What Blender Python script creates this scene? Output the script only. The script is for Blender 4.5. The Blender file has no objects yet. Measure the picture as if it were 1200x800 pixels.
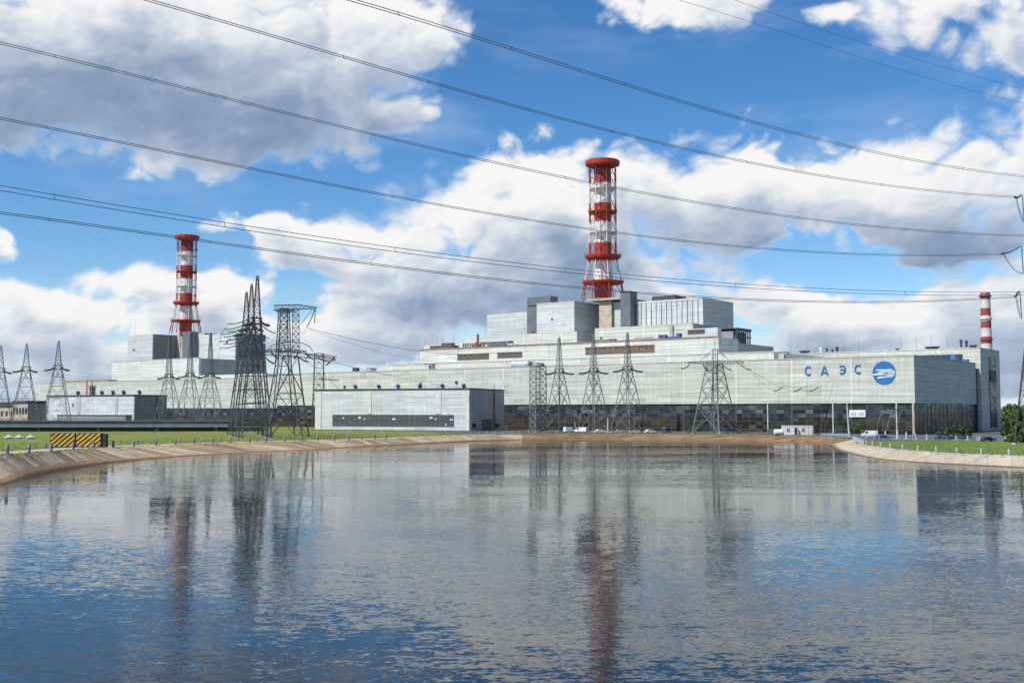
import bpy, bmesh, math, random
import numpy as np
from mathutils import Vector, Matrix
R = math.radians
random.seed(7)
SC = bpy.context.scene
COL = SC.collection

# ------------------------------------------------------------------ survey
# lengths are metres; water level is z = 0, the plant stands at z = G
G = 1.6
EYE = Vector((0, 0, 10.5))
FPX, PW, PH = 1290.0, 1200.0, 800.0
PITCH = math.atan(81.0 / FPX)
CP, SP = math.cos(PITCH), math.sin(PITCH)

def ray(px, py):
    xc, yc = (px - PW / 2) / FPX, (PH / 2 - py) / FPX
    return Vector((xc, CP - yc * SP, SP + yc * CP))
def at_y(px, py, Y):
    d = ray(px, py); return EYE + d * (Y / d.y)
def at_z(px, py, z):
    d = ray(px, py); return EYE + d * ((z - EYE.z) / d.z)

class Frame:
    """local frame of a building: x along its front, y into its depth, z up from the plant level"""
    def __init__(s, o, th):
        s.o = Vector((o.x, o.y, G)); s.th = th
        s.ex = Vector((math.cos(th), -math.sin(th), 0)); s.ey = Vector((math.sin(th), math.cos(th), 0))
    def loc(s, p):
        d = p - s.o; return Vector((d.dot(s.ex), d.dot(s.ey), d.z))
    def world(s, x, y, z):
        return s.o + s.ex * x + s.ey * y + Vector((0, 0, z))
    def front(s, px, py, t=0.0):
        d = ray(px, py); k = (t - (EYE - s.o).dot(s.ey)) / d.dot(s.ey)
        l = s.loc(EYE + d * k); return l.x, l.z
    def side(s, px, py, x=0.0):
        d = ray(px, py); k = (x - (EYE - s.o).dot(s.ex)) / d.dot(s.ex)
        l = s.loc(EYE + d * k); return l.y, l.z

# ------------------------------------------------------------------ objects
def tag(o, label=None, cat=None, group=None, kind=None):
    if label: o['label'] = label
    if cat: o['category'] = cat
    if group: o['group'] = group
    if kind: o['kind'] = kind
    return o
def empty(name, loc, rz=0.0, label=None, cat=None, group=None):
    o = bpy.data.objects.new(name, None); COL.objects.link(o)
    o.location = loc; o.rotation_euler = (0, 0, rz); o.empty_display_size = .5
    return tag(o, label, cat, group)
def copy_tree(o, parent=None):
    c = o.copy(); COL.objects.link(c)
    if parent: c.parent = parent
    for ch in list(o.children): copy_tree(ch, c)
    return c

class MB:
    def __init__(s): s.v = []; s.f = []; s.m = []; s.cur = 0; s.sm = []; s.smooth = False
    def _add(s, vs, fs):
        b = len(s.v); s.v.extend([tuple(v) for v in vs])
        for f in fs: s.f.append(tuple(b + i for i in f)); s.m.append(s.cur); s.sm.append(s.smooth)
        return s
    def box(s, x0, x1, y0, y1, z0, z1):
        if x0 > x1: x0, x1 = x1, x0
        if y0 > y1: y0, y1 = y1, y0
        if z0 > z1: z0, z1 = z1, z0
        vs = [(x, y, z) for z in (z0, z1) for y in (y0, y1) for x in (x0, x1)]
        return s._add(vs, [(0, 2, 3, 1), (4, 5, 7, 6), (0, 1, 5, 4), (2, 6, 7, 3), (0, 4, 6, 2), (1, 3, 7, 5)])
    def bar(s, p, q, w, n=4, w2=None):
        p, q = Vector(p), Vector(q); d = q - p
        if d.length < 1e-6: return s
        d.normalize(); a = Vector((0, 0, 1)) if abs(d.z) < .9 else Vector((1, 0, 0))
        u = d.cross(a).normalized(); v = d.cross(u); w2 = w if w2 is None else w2
        vs = []
        for c, r in ((p, w), (q, w2)):
            for i in range(n):
                t = 2 * math.pi * (i + .5) / n
                vs.append(c + (u * math.cos(t) + v * math.sin(t)) * r * .5)
        fs = [(i, (i + 1) % n, n + (i + 1) % n, n + i) for i in range(n)]
        fs += [tuple(range(n))[::-1], tuple(range(n, 2 * n))]
        return s._add(vs, fs)
    def tube(s, pts, r, n=6):
        rs = r if isinstance(r, (list, tuple)) else [r] * len(pts)
        vs, fs = [], []
        for i, p in enumerate(pts):
            p = Vector(p); a = Vector(pts[max(0, i - 1)]); b = Vector(pts[min(len(pts) - 1, i + 1)])
            d = (b - a).normalized(); h = Vector((0, 0, 1)) if abs(d.z) < .9 else Vector((1, 0, 0))
            u = d.cross(h).normalized(); v = d.cross(u)
            for k in range(n):
                t = 2 * math.pi * k / n; vs.append(p + (u * math.cos(t) + v * math.sin(t)) * rs[i])
        for i in range(len(pts) - 1):
            for k in range(n):
                fs.append((i * n + k, i * n + (k + 1) % n, (i + 1) * n + (k + 1) % n, (i + 1) * n + k))
        fs += [tuple(range(n))[::-1], tuple(range((len(pts) - 1) * n, len(pts) * n))]
        return s._add(vs, fs)
    def lathe(s, prof, n=32, c=(0, 0), cap=True):
        vs, fs = [], []
        for r, z in prof:
            for k in range(n):
                t = 2 * math.pi * k / n; vs.append((c[0] + r * math.cos(t), c[1] + r * math.sin(t), z))
        for i in range(len(prof) - 1):
            for k in range(n):
                fs.append((i * n + k, i * n + (k + 1) % n, (i + 1) * n + (k + 1) % n, (i + 1) * n + k))
        if cap: fs += [tuple(range(n))[::-1], tuple(range((len(prof) - 1) * n, len(prof) * n))]
        return s._add(vs, fs)
    def prism(s, poly, y0, y1):
        """polygon in x,z given depth y0..y1"""
        n = len(poly)
        vs = [(x, y0, z) for x, z in poly] + [(x, y1, z) for x, z in poly]
        fs = [tuple(range(n)), tuple(range(n, 2 * n))[::-1]] + [((i + 1) % n, i, n + i, n + (i + 1) % n) for i in range(n)]
        return s._add(vs, fs)
    def build(s, name, mat, parent=None, label=None, cat=None, group=None, kind=None, fix=True):
        me = bpy.data.meshes.new(name)
        me.from_pydata(s.v, [], s.f)
        for m in (mat if isinstance(mat, (list, tuple)) else [mat]): me.materials.append(m)
        me.polygons.foreach_set('material_index', s.m)
        me.polygons.foreach_set('use_smooth', s.sm)
        if fix:
            bm = bmesh.new(); bm.from_mesh(me); bmesh.ops.recalc_face_normals(bm, faces=bm.faces); bm.to_mesh(me); bm.free()
        me.update()
        o = bpy.data.objects.new(name, me); COL.objects.link(o)
        if parent: o.parent = parent
        return tag(o, label, cat, group, kind)

# ------------------------------------------------------------------ materials
class NT:
    def __init__(s, tree): s.t = tree; s.n = tree.nodes; s.l = tree.links
    def new(s, typ, ins=None, **props):
        n = s.n.new(typ)
        for k, v in props.items(): setattr(n, k, v)
        for k, v in (ins or {}).items(): s.put(n.inputs[k], v)
        return n
    def put(s, sock, v):
        if isinstance(v, bpy.types.NodeSocket): s.l.new(v, sock)
        elif v is not None:
            if sock.type == 'RGBA' and len(v) == 3: v = (*v, 1)
            sock.default_value = v
    def m(s, op, a, b=None, c=None, clamp=False):
        n = s.n.new('ShaderNodeMath'); n.operation = op; n.use_clamp = clamp
        for i, v in enumerate((a, b, c)):
            if v is not None: s.put(n.inputs[i], v)
        return n.outputs[0]
    def vm(s, op, a, b=None, scale=None):
        n = s.n.new('ShaderNodeVectorMath'); n.operation = op
        s.put(n.inputs[0], a)
        if b is not None: s.put(n.inputs[1], b)
        if scale is not None: s.put(n.inputs['Scale'], scale)
        return n.outputs['Value'] if op in ('LENGTH', 'DOT_PRODUCT', 'DISTANCE') else n.outputs[0]
    def noise(s, vec, scale, detail=4, rough=.55, col=False, dist=0.0):
        n = s.new('ShaderNodeTexNoise', {'Vector': vec, 'Scale': scale, 'Detail': detail, 'Roughness': rough, 'Distortion': dist})
        return n.outputs['Color'] if col else n.outputs['Fac']
    def ramp(s, fac, stops, interp='LINEAR'):
        n = s.n.new('ShaderNodeValToRGB'); s.put(n.inputs[0], fac); cr = n.color_ramp; cr.interpolation = interp
        while len(cr.elements) > 1: cr.elements.remove(cr.elements[0])
        for i, (p, c) in enumerate(stops):
            e = cr.elements[0] if i == 0 else cr.elements.new(p)
            e.position = p; e.color = (*c, 1) if len(c) == 3 else c
        return n.outputs[0]
    def mr(s, v, a, b, c=0.0, d=1.0, smooth=False):
        n = s.new('ShaderNodeMapRange', {0: v, 1: a, 2: b, 3: c, 4: d})
        if smooth: n.interpolation_type = 'SMOOTHSTEP'
        return n.outputs[0]
    def mix(s, f, a, b, mode='MIX'):
        n = s.n.new('ShaderNodeMix'); n.data_type = 'RGBA'; n.blend_type = mode
        s.put(n.inputs[0], f); s.put(n.inputs[6], a); s.put(n.inputs[7], b); return n.outputs[2]
    def sep(s, v):
        n = s.new('ShaderNodeSeparateXYZ', {0: v}); return n.outputs
    def comb(s, x, y, z=0.0):
        n = s.new('ShaderNodeCombineXYZ', {0: x, 1: y, 2: z}); return n.outputs[0]
    def white(s, vec):
        return s.new('ShaderNodeTexWhiteNoise', {'Vector': vec}, noise_dimensions='3D').outputs

def new_mat(name):
    m = bpy.data.materials.new(name); m.use_nodes = True
    t = NT(m.node_tree); t.n.clear()
    out = t.new('ShaderNodeOutputMaterial'); b = t.new('ShaderNodeBsdfPrincipled')
    t.l.new(b.outputs[0], out.inputs[0]); t.b = b
    return m, t
def obj_co(t): return t.new('ShaderNodeTexCoord').outputs['Object']
def world_co(t): return t.new('ShaderNodeNewGeometry').outputs['Position']

def plain(name, col, rough=.6, metal=0.0, var=.25, scale=.6):
    m, t = new_mat(name); co = world_co(t)
    f = t.mr(t.noise(co, scale, 5), .3, .7, 1 - var, 1 + var)
    c = t.vm('SCALE', col, scale=f)
    t.put(t.b.inputs['Base Color'], c); t.b.inputs['Roughness'].default_value = rough; t.b.inputs['Metallic'].default_value = metal
    return m

def cladding(name, col, pw=6.0, ph=1.8, vary=.10, dirt=.22, seam=24.0, line=.78, streak=.5, tint=(.9, .86, .74)):
    """painted wall panels: joints, panel to panel variation, rain streaks, stains"""
    m, t = new_mat(name); x, y, z = t.sep(obj_co(t))
    u = t.m('ADD', x, y)
    fu, fz = t.m('DIVIDE', u, pw), t.m('DIVIDE', z, ph)
    cell = t.comb(t.m('FLOOR', fu), t.m('FLOOR', fz))
    row = t.comb(3.0, t.m('FLOOR', fz))
    w1 = t.white(cell)[0]; w2 = t.white(row)[0]
    v = t.m('ADD', t.mr(w1, 0, 1, 1 - vary, 1 + vary), t.mr(w2, 0, 1, -vary * .8, vary * .8))
    jz = t.m('LESS_THAN', t.m('FRACT', fz), .13 / ph)
    ju = t.m('LESS_THAN', t.m('FRACT', fu), .10 / pw)
    joint = t.m('MAXIMUM', jz, t.m('MULTIPLY', ju, .25))
    v = t.m('MULTIPLY', v, t.mr(joint, 0, 1, 1, line))
    st = t.noise(t.comb(t.m('MULTIPLY', u, .9), t.m('MULTIPLY', z, .06), y), 1.0, 4, .6)
    v = t.m('MULTIPLY', v, t.mr(st, .42, .75, 1, 1 - dirt * streak * 1.6))
    big = t.noise(obj_co(t), .035, 5, .6)
    stain = t.mr(big, .45, .72, 0, dirt, True)
    lam = t.noise(t.comb(t.m('MULTIPLY', u, .03), t.m('MULTIPLY', z, 1.1), 0.0), 1.0, 3)
    v = t.m('MULTIPLY', v, t.mr(lam, .3, .7, 1.14, .78))
    pt = t.white(t.comb(t.m('FLOOR', t.m('DIVIDE', u, pw * 1.0)), t.m('FLOOR', fz), 7.0))[0]
    v = t.m('MULTIPLY', v, t.m('ADD', 1.0, t.m('SUBTRACT', t.m('MULTIPLY', t.m('GREATER_THAN', pt, .975), .10), t.m('MULTIPLY', t.m('LESS_THAN', pt, .02), .16))))
    c = t.vm('SCALE', col, scale=v)
    rr_ = t.noise(t.comb(t.m('MULTIPLY', u, .8), t.m('MULTIPLY', z, .035), 4.0), 1.0, 3, .5)
    c = t.mix(t.mr(rr_, .66, .78, 0, .45), c, (.30, .20, .12))
    c = t.mix(stain, c, tuple(a * b for a, b in zip(col, tint)))
    if seam:
        sm = t.m('LESS_THAN', t.m('FRACT', t.m('DIVIDE', u, seam)), .5 / seam)
        c = t.mix(t.m('MULTIPLY', sm, .6), c, tuple(min(.82, k * 1.35) for k in col))
    t.put(t.b.inputs['Base Color'], c); t.b.inputs['Roughness'].default_value = .65
    bp = t.new('ShaderNodeBump', {'Height': t.m('SUBTRACT', 1.0, joint), 'Strength': .4, 'Distance': .05}); t.l.new(bp.outputs[0], t.b.inputs['Normal'])
    return m

def concrete(name, col, scale=.25, var=.3, rough=.85):
    m, t = new_mat(name); co = world_co(t)
    a = t.noise(co, scale, 6, .6); b = t.noise(t.vm('MULTIPLY', co, (1, 1, .12)), scale * 4, 4)
    v = t.m('MULTIPLY', t.mr(a, .3, .7, 1 - var, 1 + var), t.mr(b, .3, .7, 1.1, .85))
    t.put(t.b.inputs['Base Color'], t.vm('SCALE', col, scale=v)); t.b.inputs['Roughness'].default_value = rough
    return m

def glazing(name):
    """old curtain wall: bluish glass in the upper rows, painted and dirty panes in the lower rows"""
    m, t = new_mat(name); x, y, z = t.sep(obj_co(t)); u = t.m('ADD', x, y)
    pw, ph = 3.0, 1.55
    fu, fz = t.m('DIVIDE', u, pw), t.m('DIVIDE', z, ph)
    cell = t.comb(t.m('FLOOR', fu), t.m('FLOOR', fz)); w = t.white(cell)
    bay = t.white(t.comb(t.m('FLOOR', t.m('DIVIDE', u, 24.0)), t.m('FLOOR', t.m('DIVIDE', z, 3.1)), 5.0))
    up = t.ramp(w[0], [(0, (.012, .016, .022)), (.45, (.03, .04, .052)), (.8, (.055, .07, .085)), (.96, (.12, .14, .15))])
    lo = t.ramp(w[0], [(0, (.014, .014, .012)), (.5, (.028, .027, .022)), (.85, (.048, .044, .034)), (.97, (.09, .08, .06))])
    lo = t.mix(t.mr(bay[0], .45, .6, 0, .55), lo, t.ramp(bay[0], [(0, (.02, .02, .017)), (.6, (.06, .058, .044)), (1, (.07, .052, .036))]))
    f = t.mr(t.m('ADD', z, t.mr(t.white(t.comb(t.m('FLOOR', fu), 9.0))[0], 0, 1, -.6, .6)), 6.2, 6.4)
    c = t.mix(f, lo, up)
    d = t.noise(obj_co(t), .5, 4); c = t.vm('SCALE', c, scale=t.mr(d, .3, .7, .75, 1.25))
    ln = t.m('MAXIMUM', t.m('LESS_THAN', t.m('FRACT', fu), .035), t.m('LESS_THAN', t.m('FRACT', fz), .06))
    c = t.mix(t.m('MULTIPLY', ln, .4), c, (.09, .092, .088))
    t.put(t.b.inputs['Base Color'], c)
    t.put(t.b.inputs['Roughness'], t.mr(w[0], 0, 1, .2, .5))
    t.b.inputs['Specular IOR Level'].default_value = .18
    nv = t.vm('SCALE', t.vm('SUBTRACT', w[1], (.5, .5, .5)), scale=.05)
    nn = t.vm('NORMALIZE', t.vm('ADD', t.new('ShaderNodeNewGeometry').outputs['Normal'], nv)); t.put(t.b.inputs['Normal'], nn)
    return m

def banded(name, bands, red, white):
    """paint in rings: bands are (z of lower edge, is_red) from the ground up, in object space"""
    m, t = new_mat(name); co = obj_co(t); x, y, z = t.sep(co)
    z0, z1 = bands[0][0], bands[-1][0] + 40
    stops = [(0.0, red if bands[0][1] else white)] + [((b - z0) / (z1 - z0), red if r else white) for b, r in bands[1:]]
    c = t.ramp(t.mr(z, z0, z1), stops, 'CONSTANT')
    ang = t.m('ARCTAN2', y, x)
    st = t.noise(t.comb(t.m('MULTIPLY', ang, 9), t.m('MULTIPLY', z, .12), 0.0), 1.0, 5, .6)
    c = t.mix(t.mr(st, .42, .75, 0, .5), c, (.17, .11, .085)); c = t.mix(t.mr(t.m('ADD', z, t.mr(st, .3, .7, -4, 4)), z1 - 44, z1 - 36, 0, .4), c, (.05, .04, .035))
    bl = t.noise(co, .5, 4); c = t.vm('SCALE', c, scale=t.mr(bl, .3, .7, .85, 1.12))
    t.put(t.b.inputs['Base Color'], c); t.b.inputs['Roughness'].default_value = .55
    return m

M = {}
M['clad'] = cladding('white_panel_cladding', (.53, .54, .485), vary=.06, line=.66)
M['clad_b'] = cladding('pale_panel_cladding', (.54, .555, .515), 6, 2.4, .05, .18, 0)
M['clad_w'] = cladding('workshop_cladding', (.58, .60, .61), 5.2, 1.6, .08, .2, 0, .76)
M['block'] = cladding('reactor_block_panels', (.46, .485, .465), 6, 2.4, .08, .18, 0, .74)
M['block2'] = cladding('reactor_block_smooth', (.51, .525, .525), 4, 1.2, .04, .14, 0, .84)
M['rib'] = cladding('ribbed_metal_wall', (.50, .52, .53), 1.2, 60, .12, .15, 0, .8)
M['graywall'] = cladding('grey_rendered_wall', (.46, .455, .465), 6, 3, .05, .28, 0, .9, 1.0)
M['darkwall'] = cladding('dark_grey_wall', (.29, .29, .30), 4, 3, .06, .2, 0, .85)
M['tan'] = concrete('tan_concrete', (.42, .36, .29))
M['glaz'] = glazing('dirty_curtain_wall')
M['mull'] = plain('mullion_steel', (.085, .087, .084), .6)
M['coping'] = plain('rusty_coping', (.23, .15, .11), .8, 0, .4, .3)
M['graycop'] = plain('grey_coping', (.42, .42, .40), .7)
M['dark'] = plain('dark_steel', (.05, .053, .058), .6)
M['duct'] = plain('duct_metal', (.13, .145, .165), .55, .2, .2, .2)
M['louvre'] = plain('louvre_metal', (.13, .105, .09), .8, 0, .5, 1.5)
M['rustwin'] = plain('rusty_window_metal', (.19, .125, .09), .8, 0, .6, 1.2)
M['rust'] = plain('rust', (.26, .10, .06), .85, 0, .4, 1.0)
M['blue'] = plain('blue_paint', (.015, .15, .37), .5, 0, .1)
M['bluecan'] = plain('blue_ventilator_paint', (.05, .15, .30), .5, 0, .2)
M['signwhite'] = plain('sign_white_paint', (.72, .75, .78), .5, 0, .06)
M['white'] = plain('white_paint', (.72, .73, .73), .5, 0, .12)
M['cabin'] = cladding('cabin_panels', (.66, .67, .70), 1.2, 8, .04, .2, 0, .85)
M['dusty'] = plain('dusty_panes', (.085, .09, .095), .4, 0, .45, 1.5)
M['window'] = plain('window_glass', (.025, .03, .035), .12, 0, .4, 2)
M['steel'] = plain('galvanised_steel', (.21, .22, .22), .5, .35, .3, .5)
M['steel_d'] = plain('weathered_tower_steel', (.088, .092, .094), .6, .3, .4, .4)
M['steel_l'] = plain('bright_galvanised_steel', (.23, .24, .24), .5, .3, .3, .4)
M['glass_ins'] = plain('green_insulator_glass', (.05, .15, .12), .25, 0, .2, 3)
M['wire'] = plain('aluminium_wire', (.10, .105, .115), .5, .3, .15)
M['post'] = concrete('painted_concrete_post', (.15, .175, .215), 1.2, .25)
M['post_l'] = concrete('pale_concrete_post', (.46, .48, .52), 1.2, .2)
M['yellow'] = plain('yellow_paint', (.66, .37, .015), .6, 0, .32, .9)
M['black'] = plain('black_paint', (.022, .022, .024), .6, 0, .3, 1.2)
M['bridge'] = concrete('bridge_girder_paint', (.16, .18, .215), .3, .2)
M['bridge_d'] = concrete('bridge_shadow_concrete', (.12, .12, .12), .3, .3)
M['fence_blue'] = plain('blue_fence_paint', (.12, .25, .42), .6)
M['brick'] = concrete('pale_brickwork', (.42, .36, .28), .3, .35)
M['tar'] = plain('dark_roof_felt', (.045, .045, .05), .9, 0, .3)
M['zinc'] = plain('zinc_sheet', (.50, .54, .58), .4, .2, .12)
M['tyre'] = plain('tyre_rubber', (.02, .02, .02), .8)
M['bark'] = plain('bark', (.09, .07, .05), .9)
def leafmat(name, a, b):
    m, t = new_mat(name); co = world_co(t)
    g = t.new('ShaderNodeNewGeometry').outputs['Random Per Island']
    c = t.mix(g, a, b); c = t.vm('SCALE', c, scale=t.mr(t.noise(co, .5, 3), .3, .7, .7, 1.3))
    t.put(t.b.inputs['Base Color'], c); t.b.inputs['Roughness'].default_value = .6
    return m
M['leaf'] = leafmat('green_leaves', (.05, .095, .022), (.12, .175, .05))
M['leaf_d'] = leafmat('dark_green_leaves', (.03, .06, .02), (.075, .115, .038))

# ------------------------------------------------------------------ camera, sun, sky
cam = bpy.data.cameras.new('camera'); co_ = bpy.data.objects.new('camera', cam); COL.objects.link(co_)
co_.location = EYE; co_.rotation_euler = (math.pi / 2 + PITCH, 0, 0)
cam.sensor_width = 36; cam.lens = FPX / PW * 36; cam.clip_end = 30000; cam.clip_start = .5
SC.camera = co_
SUN = Vector((-.83, -.56, .0)).normalized() * math.cos(R(51)) + Vector((0, 0, math.sin(R(51))))
sl = bpy.data.lights.new('sun', 'SUN'); sl.energy = 5.0; sl.angle = R(.53); sl.color = (1, .955, .88)
so = bpy.data.objects.new('sun', sl); COL.objects.link(so); so.rotation_euler = SUN.to_track_quat('Z', 'Y').to_euler()

SC.view_settings.view_transform = 'Standard'; SC.view_settings.look = 'None'; SC.view_settings.exposure = 0.2; SC.view_settings.gamma = 1.0
SC.cycles.use_denoising = True; SC.cycles.max_bounces = 6; SC.cycles.caustics_reflective = False; SC.cycles.caustics_refractive = False
W = bpy.data.worlds.new('World'); SC.world = W; W.use_nodes = True
t = NT(W.node_tree); t.n.clear()
sky = t.new('ShaderNodeTexSky'); sky.sky_type = 'NISHITA'; sky.sun_disc = False
sky.sun_elevation = R(51); sky.sun_rotation = math.atan2(SUN.x, SUN.y)
sky.air_density = 1.0; sky.dust_density = .15; sky.ozone_density = 3.4; sky.altitude = 900

# clouds: computed here on an azimuth/elevation grid of the sky dome and laid over the Sky Texture
def azel(px, py):
    d = ray(px, py).normalized(); return math.atan2(d.x, d.y), math.asin(d.z)
AZ0, AZ1, EL0, EL1, NX, NY = -.85, .85, -.01, .62, 2200, 820
def cloud_image():
    rng = np.random.default_rng(11)
    perm = rng.permutation(512); perm = np.concatenate([perm, perm]).astype(np.int32)
    gr = np.stack([np.cos(np.arange(512) * 2.399963), np.sin(np.arange(512) * 2.399963)], -1).astype(np.float32)
    def perlin(x, y):
        xi = np.floor(x).astype(np.int32); yi = np.floor(y).astype(np.int32); xf = (x - xi).astype(np.float32); yf = (y - yi).astype(np.float32)
        u = xf * xf * xf * (xf * (xf * 6 - 15) + 10); v = yf * yf * yf * (yf * (yf * 6 - 15) + 10)
        def gd(ix, iy, dx, dy):
            h = perm[(perm[ix & 511] + iy) & 511]; return gr[h, 0] * dx + gr[h, 1] * dy
        a = gd(xi, yi, xf, yf); b = gd(xi + 1, yi, xf - 1, yf); c = gd(xi, yi + 1, xf, yf - 1); d = gd(xi + 1, yi + 1, xf - 1, yf - 1)
        return (a + u * (b - a)) * (1 - v) + (c + u * (d - c)) * v
    def fbm(x, y, s, n, g=.52, bil=False):
        r = np.zeros_like(x); amp = 1.0; tot = 0
        for i in range(n):
            p = perlin(x * s + 17.3 * i, y * s - 9.1 * i); r += amp * ((np.abs(p) * 2.2 - .45) if bil else p * 1.5); tot += amp; amp *= g; s *= 2.03
        return r / tot
    az = np.linspace(AZ0, AZ1, NX, dtype=np.float32); el = np.linspace(EL0, EL1, NY, dtype=np.float32)
    X, Y = np.meshgrid(az, el)
    wx = fbm(X, Y, 7.0, 4); wy = fbm(X + 5, Y + 3, 7.0, 4)
    Xw, Yw = X + wx * .035, Y + wy * .022
    base = np.full_like(X, -1.2); dark = np.zeros_like(X)
    for cx, cy, rx, ry, dk in CL:
        a, e = azel(cx, cy)
        dx, dy = (Xw - a) * FPX / rx, (Yw - e) * FPX / ry
        q = 1 - np.sqrt(dx * dx + np.where(dy < 0, dy * dy * 1.15, dy * dy))
        base = np.logaddexp(base * 9, q * 9) / 9
        if dk: dark = np.maximum(dark, dk * np.clip(1.15 - np.sqrt(dx * dx + dy * dy), 0, 1))
    oth = fbm(X + 2, Y * 1.6, 3.0, 3) * 3.2 - .35
    k = np.clip((np.abs(X) - .52) / .12, 0, 1); k = np.maximum(k, np.clip((Y - .43) / .08, 0, 1))
    base = np.maximum(base, oth - (1 - k) * 6)
    n1 = fbm(X * .82, Y * 1.3, 11.0, 8, .51); n2 = fbm(Xw * .85, Yw * 1.2, 20.0, 6, .48, True)
    f = base + .60 * n1 + .68 * n2 - .01
    lowa = fbm(X + 4, Y + 8, 6.0, 3) * 1.6 + .4
    alpha = np.clip((f + .02) / (.36 + .22 * np.clip(lowa, 0, 1)), 0, 1); alpha = alpha * alpha * (3 - 2 * alpha)
    # light from the upper left and from behind: depth of cloud towards the sun
    T = np.clip(f, 0, 1.1); tau = np.zeros_like(f); st = NX / (AZ1 - AZ0); w = 0
    for i in range(1, 15):
        dx, dy = int(round(-.0022 * i * st)), int(round(.0052 * i * st)); ww = .93 ** i
        sh = np.roll(T, (-dy, -dx), (0, 1)); sh[NY - dy:] = 0; tau += ww * sh; w += ww
    tau /= w
    d2 = int(round(.004 * st)); f2 = base + .62 * n1 + .75 * n2
    rel = f2 - np.roll(f2, (-d2, int(d2 * .8)), (0, 1))
    lowl = fbm(X + 9, Y * 1.8, 10.0, 6, .58)
    occ = np.clip(tau * 1.02 + dark * .58 - rel * .38 + lowl * .40 * np.clip(T * 3, 0, 1) - .20, 0, 1.3)
    stops = np.array([0, .2, .48, .85, 1.3])
    cr = np.stack([np.interp(occ, stops, c) for c in ([.95, .80, .50, .27, .185], [.94, .825, .575, .365, .275], [.94, .865, .70, .52, .425])], -1)
    haze = np.clip((.10 - Y) / .10, 0, 1)[..., None] * .35
    cr = cr * (1 - haze) + np.array([.62, .70, .80]) * haze
    veil = np.clip((fbm(X * .6, Y * 2.4, 8.0, 6) - .0) * 1.5, 0, 1) * .34 * np.clip(base + 1.05, 0, 1)
    veil = np.maximum(veil, np.clip((.12 - Y) / .11, 0, 1) ** 1.3 * .75)
    cr = cr * alpha[..., None] + np.array([.60, .73, .90]) * (1 - alpha[..., None])
    al = np.maximum(alpha, veil)
    return np.concatenate([cr, al[..., None]], -1).astype(np.float32)
CL = [  # centre and half size in photo pixels, then how grey
    (60, 40, 260, 110, .1), (260, 100, 220, 80, .25), (110, 70, 200, 90, .2), (1060, 425, 260, 26, .35), (110, 440, 220, 22, .3), (300, 405, 120, 30, .3), (560, 330, 120, 40, .4), (760, 345, 90, 26, .4), (1060, 240, 150, 50, .1), (1130, 120, 0.1, .1, 0), (270, 45, 240, 110, 0), (410, 40, 120, 90, 0), (490, 40, 55, 48, 0), (190, 140, 270, 72, .75), (440, 128, 75, 36, 0), (40, 120, 200, 70, .55), (290, 165, 130, 48, .95),
    (630, 245, 125, 76, 0), (735, 232, 110, 56, 0), (550, 258, 130, 62, 0), (430, 278, 150, 36, 0), (330, 270, 90, 20, 0), (880, 215, 110, 58, 0), (990, 225, 160, 70, .1),
    (1110, 215, 120, 72, .1), (1230, 220, 120, 105, .25), (650, 315, 260, 40, .35), (480, 345, 130, 52, .5), (1150, 285, 120, 32, .8), (830, 268, 110, 34, .45), (560, 362, 120, 46, .6),
    (1010, 378, 165, 46, 0), (1130, 362, 120, 50, 0), (900, 362, 75, 34, 0), (1210, 380, 100, 65, .2), (1000, 405, 220, 26, .7), (1150, 405, 150, 30, .6), (420, 425, 160, 18, .3), (60, 445, 160, 14, .2), (650, 352, 150, 30, .75), (690, 285, 90, 30, .5), (400, 310, 120, 26, .35), (1000, 255, 120, 24, .35), (1190, 425, 90, 26, .4), (1210, 458, 130, 22, .4), (30, 466, 150, 16, .2), (1120, 440, 160, 18, .5),
    (70, 372, 130, 38, 0), (190, 330, 100, 26, 0), (250, 365, 85, 55, .2), (40, 410, 150, 34, .45), (390, 400, 90, 24, .2), (-8, 285, 38, 24, 0), (150, 425, 200, 30, .35), (440, 365, 90, 44, 0), (440, 405, 130, 36, .15),
    (830, -5, 130, 44, 0), (1100, 5, 100, 55, .1), (1190, 40, 70, 46, .2), (985, 25, 34, 16, 0)]

im = cloud_image()
CI = bpy.data.images.new('cloud_field', NX, NY, alpha=True, float_buffer=True); CI.colorspace_settings.name = 'Non-Color'; CI.alpha_mode = 'CHANNEL_PACKED'
CI.pixels.foreach_set(np.ascontiguousarray(im).ravel()); CI.update(); CI.pack()
d3 = t.new('ShaderNodeTexCoord').outputs['Generated']
dx, dy, dz = t.sep(t.vm('NORMALIZE', d3))
az_, el_ = t.m('ARCTAN2', dx, dy), t.m('ARCSINE', dz)
tx = t.new('ShaderNodeTexImage', {'Vector': t.comb(t.mr(az_, AZ0, AZ1), t.mr(el_, EL0, EL1), 0.0)}, image=CI, extension='EXTEND', interpolation='Linear')
inside = t.m('MULTIPLY', t.mr(t.m('ABSOLUTE', az_), .83, .78), t.mr(el_, .61, .56))
oth = t.mr(t.noise(t.vm('MULTIPLY', d3, (1, 1, 2)), 3.0, 5, .55), .56, .68)
dens = t.m('ADD', t.m('MULTIPLY', tx.outputs['Alpha'], inside), t.m('MULTIPLY', oth, t.m('SUBTRACT', 1.0, inside)))
lum = t.mix(inside, (.72, .75, .80), tx.outputs['Color'])
skc = t.new('ShaderNodeHueSaturation', {'Color': sky.outputs[0], 'Saturation': 1.28, 'Hue': .502})
bgs = t.new('ShaderNodeBackground', {'Color': skc.outputs[0], 'Strength': .118})
bgc = t.new('ShaderNodeBackground', {'Color': lum, 'Strength': .86})
mx = t.new('ShaderNodeMixShader', {0: dens, 1: bgs.outputs[0], 2: bgc.outputs[0]})
t.new('ShaderNodeOutputWorld', {0: mx.outputs[0]})

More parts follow.
